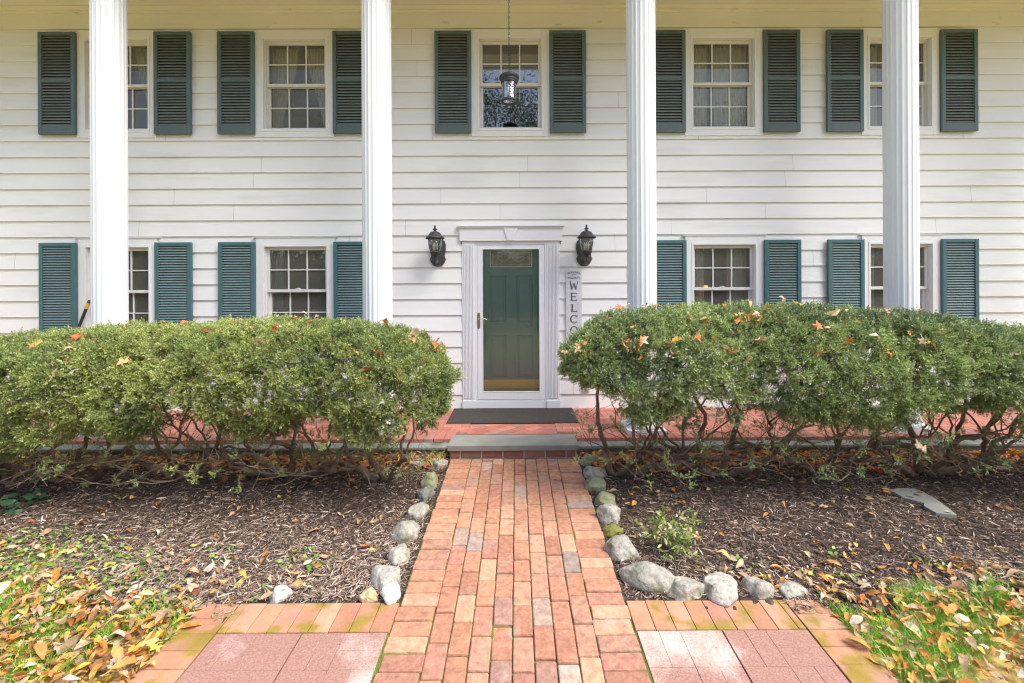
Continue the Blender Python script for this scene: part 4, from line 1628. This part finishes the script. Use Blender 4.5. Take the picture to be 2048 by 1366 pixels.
def weeds(name, label, cat, spots, kk, pal, size, per, kind='stuff', up=.03, tmpl=None, spread=1.0):
    rng = np.random.default_rng(kk)
    PP, CC = [], []
    for (x, y, r, h) in spots:
        n = int(per * r * r * 400)
        rr = r * np.sqrt(rng.random(n)) * spread
        a = rng.uniform(0, 6.28, n)
        px, py = x + rr * np.cos(a), y + rr * np.sin(a) * .8
        z = gz(px, py) + .01 + rng.random(n) * h * (1 - (rr / r) ** 2 * .7)
        PP.append(np.stack([px, py, z], 1))
    P = np.concatenate(PP)
    pal = np.array(pal)
    cols = pal[rng.integers(0, len(pal), len(P))] * rng.uniform(.75, 1.25, (len(P), 1))
    V, F, C = lay(tmpl or ROUND, P, rng.uniform(size * .6, size * 1.3, len(P)), cols, rng, tilt=.5, roll=.6)
    o = npmesh(name, V, F, M['greens'], col=C)
    return tag(o, label, cat, kind=kind)


GP = [(.18, .34, .05), (.26, .42, .06), (.13, .26, .05), (.34, .46, .10)]
weeds('weeds', 'small green weeds spreading over the mulch at lower left', 'weeds',
      [(-2.85, 2.95, .30, .03), (-2.45, 2.78, .26, .03), (-3.3, 3.05, .3, .03), (-2.1, 2.62, .20, .03), (-1.36, 2.88, .15, .03), (-1.20, 2.80, .10, .03), (-1.9, 2.95, .12, .02), (-1.42, 2.56, .07, .03), (-3.1, 2.8, .3, .03)], 81, GP, .024, 4.5)
weeds('weeds', 'small green weeds dotted over the mulch at lower right', 'weeds',
      [(1.45, 2.75, .06, .03), (1.7, 2.7, .05, .03), (2.0, 2.9, .05, .02), (1.9, 2.66, .08, .03), (2.5, 2.8, .08, .02), (1.38, 2.85, .05, .03)], 82, GP, .026, 5)
pp = empty('plant', (.98, 2.93, float(gz(0, 2.93))), 'low bushy plant with yellow-edged green leaves in the right mulch bed', 'plant')
w = Wood(np.random.default_rng(4), thin=.001, gnarl=.003, step=.02)
rr_ = np.random.default_rng(6)
T = np.stack([.98 + rr_.normal(0, .085, 46), 2.93 + rr_.normal(0, .07, 46), float(gz(0, 2.93)) + rr_.uniform(.05, .21, 46)], 1)
w.grow(np.array([.98, 2.93, float(gz(0, 2.93)) - .01]), np.array([0, 0, 1.0]), T, .004)
w.build('stems', M['bark'], pp)
tp = np.repeat(np.array([t[0] for t in w.tips]), 9, 0)
td = np.repeat(np.array([t[1] for t in w.tips]), 9, 0) * .5 + rr_.normal(0, .8, (len(tp), 3)) + np.array([0, 0, .3])
VAR = np.array([(.26, .36, .06), (.50, .52, .18), (.16, .28, .05), (.62, .62, .30)])
cl = VAR[rr_.integers(0, 4, len(tp))] * rr_.uniform(.8, 1.2, (len(tp), 1))
V, F, C = scatter([leaf_template(TRNG, w=.36, curl=.12, fold=.2, nseg=3) for _ in range(4)], tp + rr_.normal(0, .014, tp.shape), td, rr_.uniform(.025, .045, len(tp)), cl, rr_)
npmesh('foliage', V, F, M['greens'], pp, col=C)
iv = weeds('plant', 'dark blue-green round-leaved ground plant at the left edge of the bed', 'plant', [(-3.92, 3.56, .22, .10), (-4.2, 3.45, .2, .08)], 83,
           [(.06, .15, .07), (.09, .19, .09), (.045, .11, .05)], .062, 3.0, kind=None)


# ------------------------------------------------------------------ stones
def ico(sub):
    me = bpy.data.meshes.new('tmp')
    import bmesh
    bm = bmesh.new()
    bmesh.ops.create_icosphere(bm, subdivisions=sub, radius=1)
    V = np.array([v.co[:] for v in bm.verts])
    F = np.array([[v.index for v in f.verts] for f in bm.faces])
    bm.free()
    bpy.data.meshes.remove(me)
    return V, F


IV, IF = ico(4)
GREY, PALE, GREEN, DARK, YEL, MOSS = (.36, .335, .28), (.43, .40, .34), (.26, .27, .15), (.17, .17, .155), (.46, .39, .22), (.20, .20, .035)
STONES = [
    (-.936, 4.315, .094, .041, GREY, 'flat grey stone in the left edging, the one touching the porch foundation'),
    (-.745, 4.285, .085, .067, GREY, 'rounded grey stone in the left edging, first in front of the step'),
    (-.735, 3.902, .075, .089, GREEN, 'greenish rounded stone in the left edging just behind the dark one'),
    (-.744, 3.690, .072, .060, DARK, 'dark grey rounded stone in the left edging, darkest of the row'),
    (-.730, 3.430, .080, .074, GREY, 'pale grey angular stone in the left edging just in front of the dark one'),
    (-.775, 3.166, .100, .072, GREY, 'broad flat-topped grey stone halfway along the left edging'),
    (-.735, 2.903, .069, .083, PALE, 'tall pale stone in the left edging between the broad flat and long leaning ones'),
    (-.765, 2.687, .095, .070, PALE, 'long leaning pale stone in the left edging just behind the white one'),
    (-.705, 2.560, .052, .070, (.66, .65, .62), 'white oblong stone at the near end of the left edging'),
    (-.820, 2.550, .050, .043, YEL, 'small yellowish round stone beside the white oblong stone'),
    (-1.32, 2.560, .055, .048, (.60, .59, .56), 'whitish stone alone in the mulch left of the edging'),
    (.672, 4.318, .080, .072, GREEN, 'green mossy rounded stone in the right edging beside the step'),
    (.680, 4.060, .095, .060, GREY, 'grey flat stone in the right edging overlapping the one in front'),
    (.650, 3.830, .085, .088, GREEN, 'grey-green upright stone in the right edging, third from the step'),
    (.672, 3.565, .090, .088, GREEN, 'large yellow-green mottled stone in the right edging'),
    (.665, 3.330, .085, .087, PALE, 'pale grey rounded stone in the right edging just behind the small mossy one'),
    (.655, 3.165, .062, .046, MOSS, 'small stone wholly covered with yellow-green moss in the right edging'),
    (.668, 2.935, .098, .088, GREY, 'large pale speckled stone in the right edging in front of the mossy one'),
    (.755, 2.680, .145, .086, GREY, 'longest stone of the right edging, lying aslant at the corner'),
    (.936, 2.575, .105, .070, GREY, 'broad grey stone behind the cross walk, next to the long aslant one'),
    (1.136, 2.570, .100, .073, PALE, 'domed pale grey stone in the middle of the row behind the right cross walk'),
    (1.349, 2.570, .088, .070, GREY, 'mottled grey stone behind the right cross walk near the brick corner'),
    (1.520, 2.56, .085, .035, GREY, 'low half-buried stone at the right end of the row by the grass'),
]
for i, (x, y, rx, rz, col, label) in enumerate(STONES):
    rng = np.random.default_rng(100 + i)
    V = IV.copy()
    for q in range(11):                               # flatten facets into it
        nrm = rng.normal(0, 1, 3)
        nrm /= np.linalg.norm(nrm)
        lim = rng.uniform(.55, .85)
        dd = V @ nrm - lim
        V -= np.clip(dd, 0, 1)[:, None] * nrm * .85
    V *= 1 + .12 * vnoise(V, 2.0, i)[:, None] + .05 * vnoise(V, 6, i + 50)[:, None] + .022 * vnoise(V, 16, i + 90)[:, None]
    V[:, 2] = np.sign(V[:, 2]) * np.abs(V[:, 2]) ** .9
    ang = rng.uniform(-.25, .25) + (-.45 if i == 18 else 0) + (.5 if i == 7 else 0)
    ca, sa = math.cos(ang), math.sin(ang)
    ry = rx * (rng.uniform(.75, 1.0) if i != 18 else .62) * (1.25 if i == 8 else 1)
    V = V * np.array([rx * 1.14, min(ry, .11) * (1.45 if x < 0 and i < 9 else 1.2), rz * 1.08])
    V = np.stack([V[:, 0] * ca - V[:, 1] * sa, V[:, 0] * sa + V[:, 1] * ca, V[:, 2]], 1)
    V += np.array([x, y, float(gz(x, y)) + rz * .12])
    c = np.array(col) * rng.uniform(.92, 1.08)
    o = npmesh('stone', V, IF, M['rock'], col=np.tile(c, (len(V), 1)), smooth=True)
    tag(o, label, 'stone', 'stones edging the path')

pts = [(3.03, 3.74), (3.14, 3.77), (3.26, 3.765), (3.26, 3.60), (3.22, 3.45), (3.17, 3.31), (3.045, 3.34), (3.055, 3.45), (3.10, 3.50), (3.02, 3.60)]
zs = float(gz(0, 3.5))
o = MB().slab(pts, zs - .015, zs + .022).build('slate_slab', M['blue'], bevel=.004)
tag(o, 'flat broken piece of grey slate half buried in the right mulch bed', 'slab')


# ------------------------------------------------------------------ trees across the lawn, mirrored in the windows
def tree(x, y, h, cr, seed, pal, label, n=210, dens=26):
    rng = np.random.default_rng(seed)
    root = empty('tree', (x, y, -.46), label, 'tree', 'trees across the front lawn')
    w = Wood(rng, thin=.012, gnarl=.06, power=.5, step=.5)
    u = rng.normal(0, 1, (n, 3))
    u /= np.linalg.norm(u, axis=1)[:, None]
    T = np.array([x, y, h * .62]) + u * rng.uniform(.5, 1, (n, 1)) * np.array([cr, cr, h * .40])
    w.grow(np.array([x, y, -.5]), np.array([0, 0, 1.0]), T, h * .016)
    w.build('trunk', M['bark'], root)
    dens = int(dens * 1.6)
    tp = np.repeat(np.array([t[0] for t in w.tips]), dens, 0)
    tp = tp + rng.normal(0, cr * .13, tp.shape)
    pal = np.array(pal)
    cols = pal[rng.integers(0, len(pal), len(tp))] * rng.uniform(.7, 1.2, (len(tp), 1))
    V, F, C = scatter([leaf_template(TRNG, w=.6, curl=.15, nseg=2) for _ in range(3)], tp, rng.normal(0, 1, tp.shape), rng.uniform(.10, .20, len(tp)), cols, rng)
    npmesh('crown', V, F, M['greens'], root, col=C)


AUT = [(.10, .15, .03), (.14, .17, .03), (.30, .24, .04), (.07, .11, .03)]
GRN = [(.05, .10, .03), (.08, .13, .03), (.12, .16, .04)]
ORG = [(.35, .17, .04), (.40, .26, .05), (.20, .16, .04)]
tree(-1.5, -19, 17, 4.6, 201, AUT, 'tall thinning green tree across the lawn, mirrored in the middle window', dens=34)
tree(3.2, -17, 16, 3.6, 202, GRN, 'slender bare-limbed tree across the lawn, mirrored at the right of the middle window', dens=16)
tree(-9, -16, 13, 5.2, 203, GRN, 'dense green tree across the lawn, mirrored in the left windows', dens=60)
tree(-16, -20, 16, 6, 204, AUT, 'wide yellow-green tree far across the lawn at the left', dens=50)
tree(10, -24, 17, 6, 205, ORG, 'orange autumn tree across the lawn, mirrored in the right windows', dens=50)
tree(19, -28, 18, 6, 206, AUT, 'wide yellow-green tree far across the lawn at the right', dens=50)
tree(-3.5, -32, 15, 6.5, 207, GRN, 'dense dark green tree at the back of the lawn', dens=24)
tree(5, -36, 14, 7, 208, AUT, 'broad green tree at the back of the lawn', dens=24)
for i, (sx, sy, sr) in enumerate(((-14, -30, 4.5), (-6, -27, 4), (1, -29, 3.5), (8, -31, 4.5), (17, -36, 5))):
    rng = np.random.default_rng(300 + i)
    u = rng.normal(0, 1, (5200, 3))
    u /= np.linalg.norm(u, axis=1)[:, None]
    u[:, 2] = np.abs(u[:, 2])
    P = np.array([sx, sy, -.4]) + u * rng.uniform(.75, 1.05, (len(u), 1)) * np.array([sr, sr * .6, 3.4])
    cols = np.array(GRN)[rng.integers(0, 3, len(P))] * rng.uniform(.7, 1.2, (len(P), 1))
    V, F, C = scatter([leaf_template(TRNG, w=.6, nseg=2)], P, u + rng.normal(0, .5, u.shape), rng.uniform(.2, .4, len(P)), cols, rng)
    o = npmesh('bush', V, F, M['greens'], col=C)
    tag(o, ['round green bush at the far left of the back lawn', 'round green bush behind the left lawn trees', 'round green bush in the middle of the back lawn',
            'round green bush behind the right lawn trees', 'round green bush at the far right of the back lawn'][i], 'bush', 'bushes at the back of the lawn')

# the wood closing the view beyond the lawn
rng = np.random.default_rng(400)
n = 130000
a = rng.uniform(R(-78), R(78), n)
rr = rng.uniform(38, 48, n)
P = np.stack([rr * np.sin(a), -rr * np.cos(a), np.zeros(n)], 1)
top = 6.0 + 2.5 * vnoise(P, .12, 3) + 2 * vnoise(P, .4, 5)
P[:, 2] = -.4 + top * rng.random(n) ** .8
P = P[vnoise(P, .45, 9) > -.35]
cols = np.array(GRN + AUT[:2] + [(.22, .15, .05)])[rng.integers(0, 6, len(P))] * rng.uniform(.6, 1.2, (len(P), 1))
V, F, C = scatter([leaf_template(TRNG, w=.7, nseg=2)], P, rng.normal(0, 1, P.shape), rng.uniform(.28, .55, len(P)), cols, rng)
o = npmesh('woodland', V, F, M['greens'], col=C)
tag(o, 'green and yellow woodland closing the far side of the lawn', 'woodland', kind='stuff')
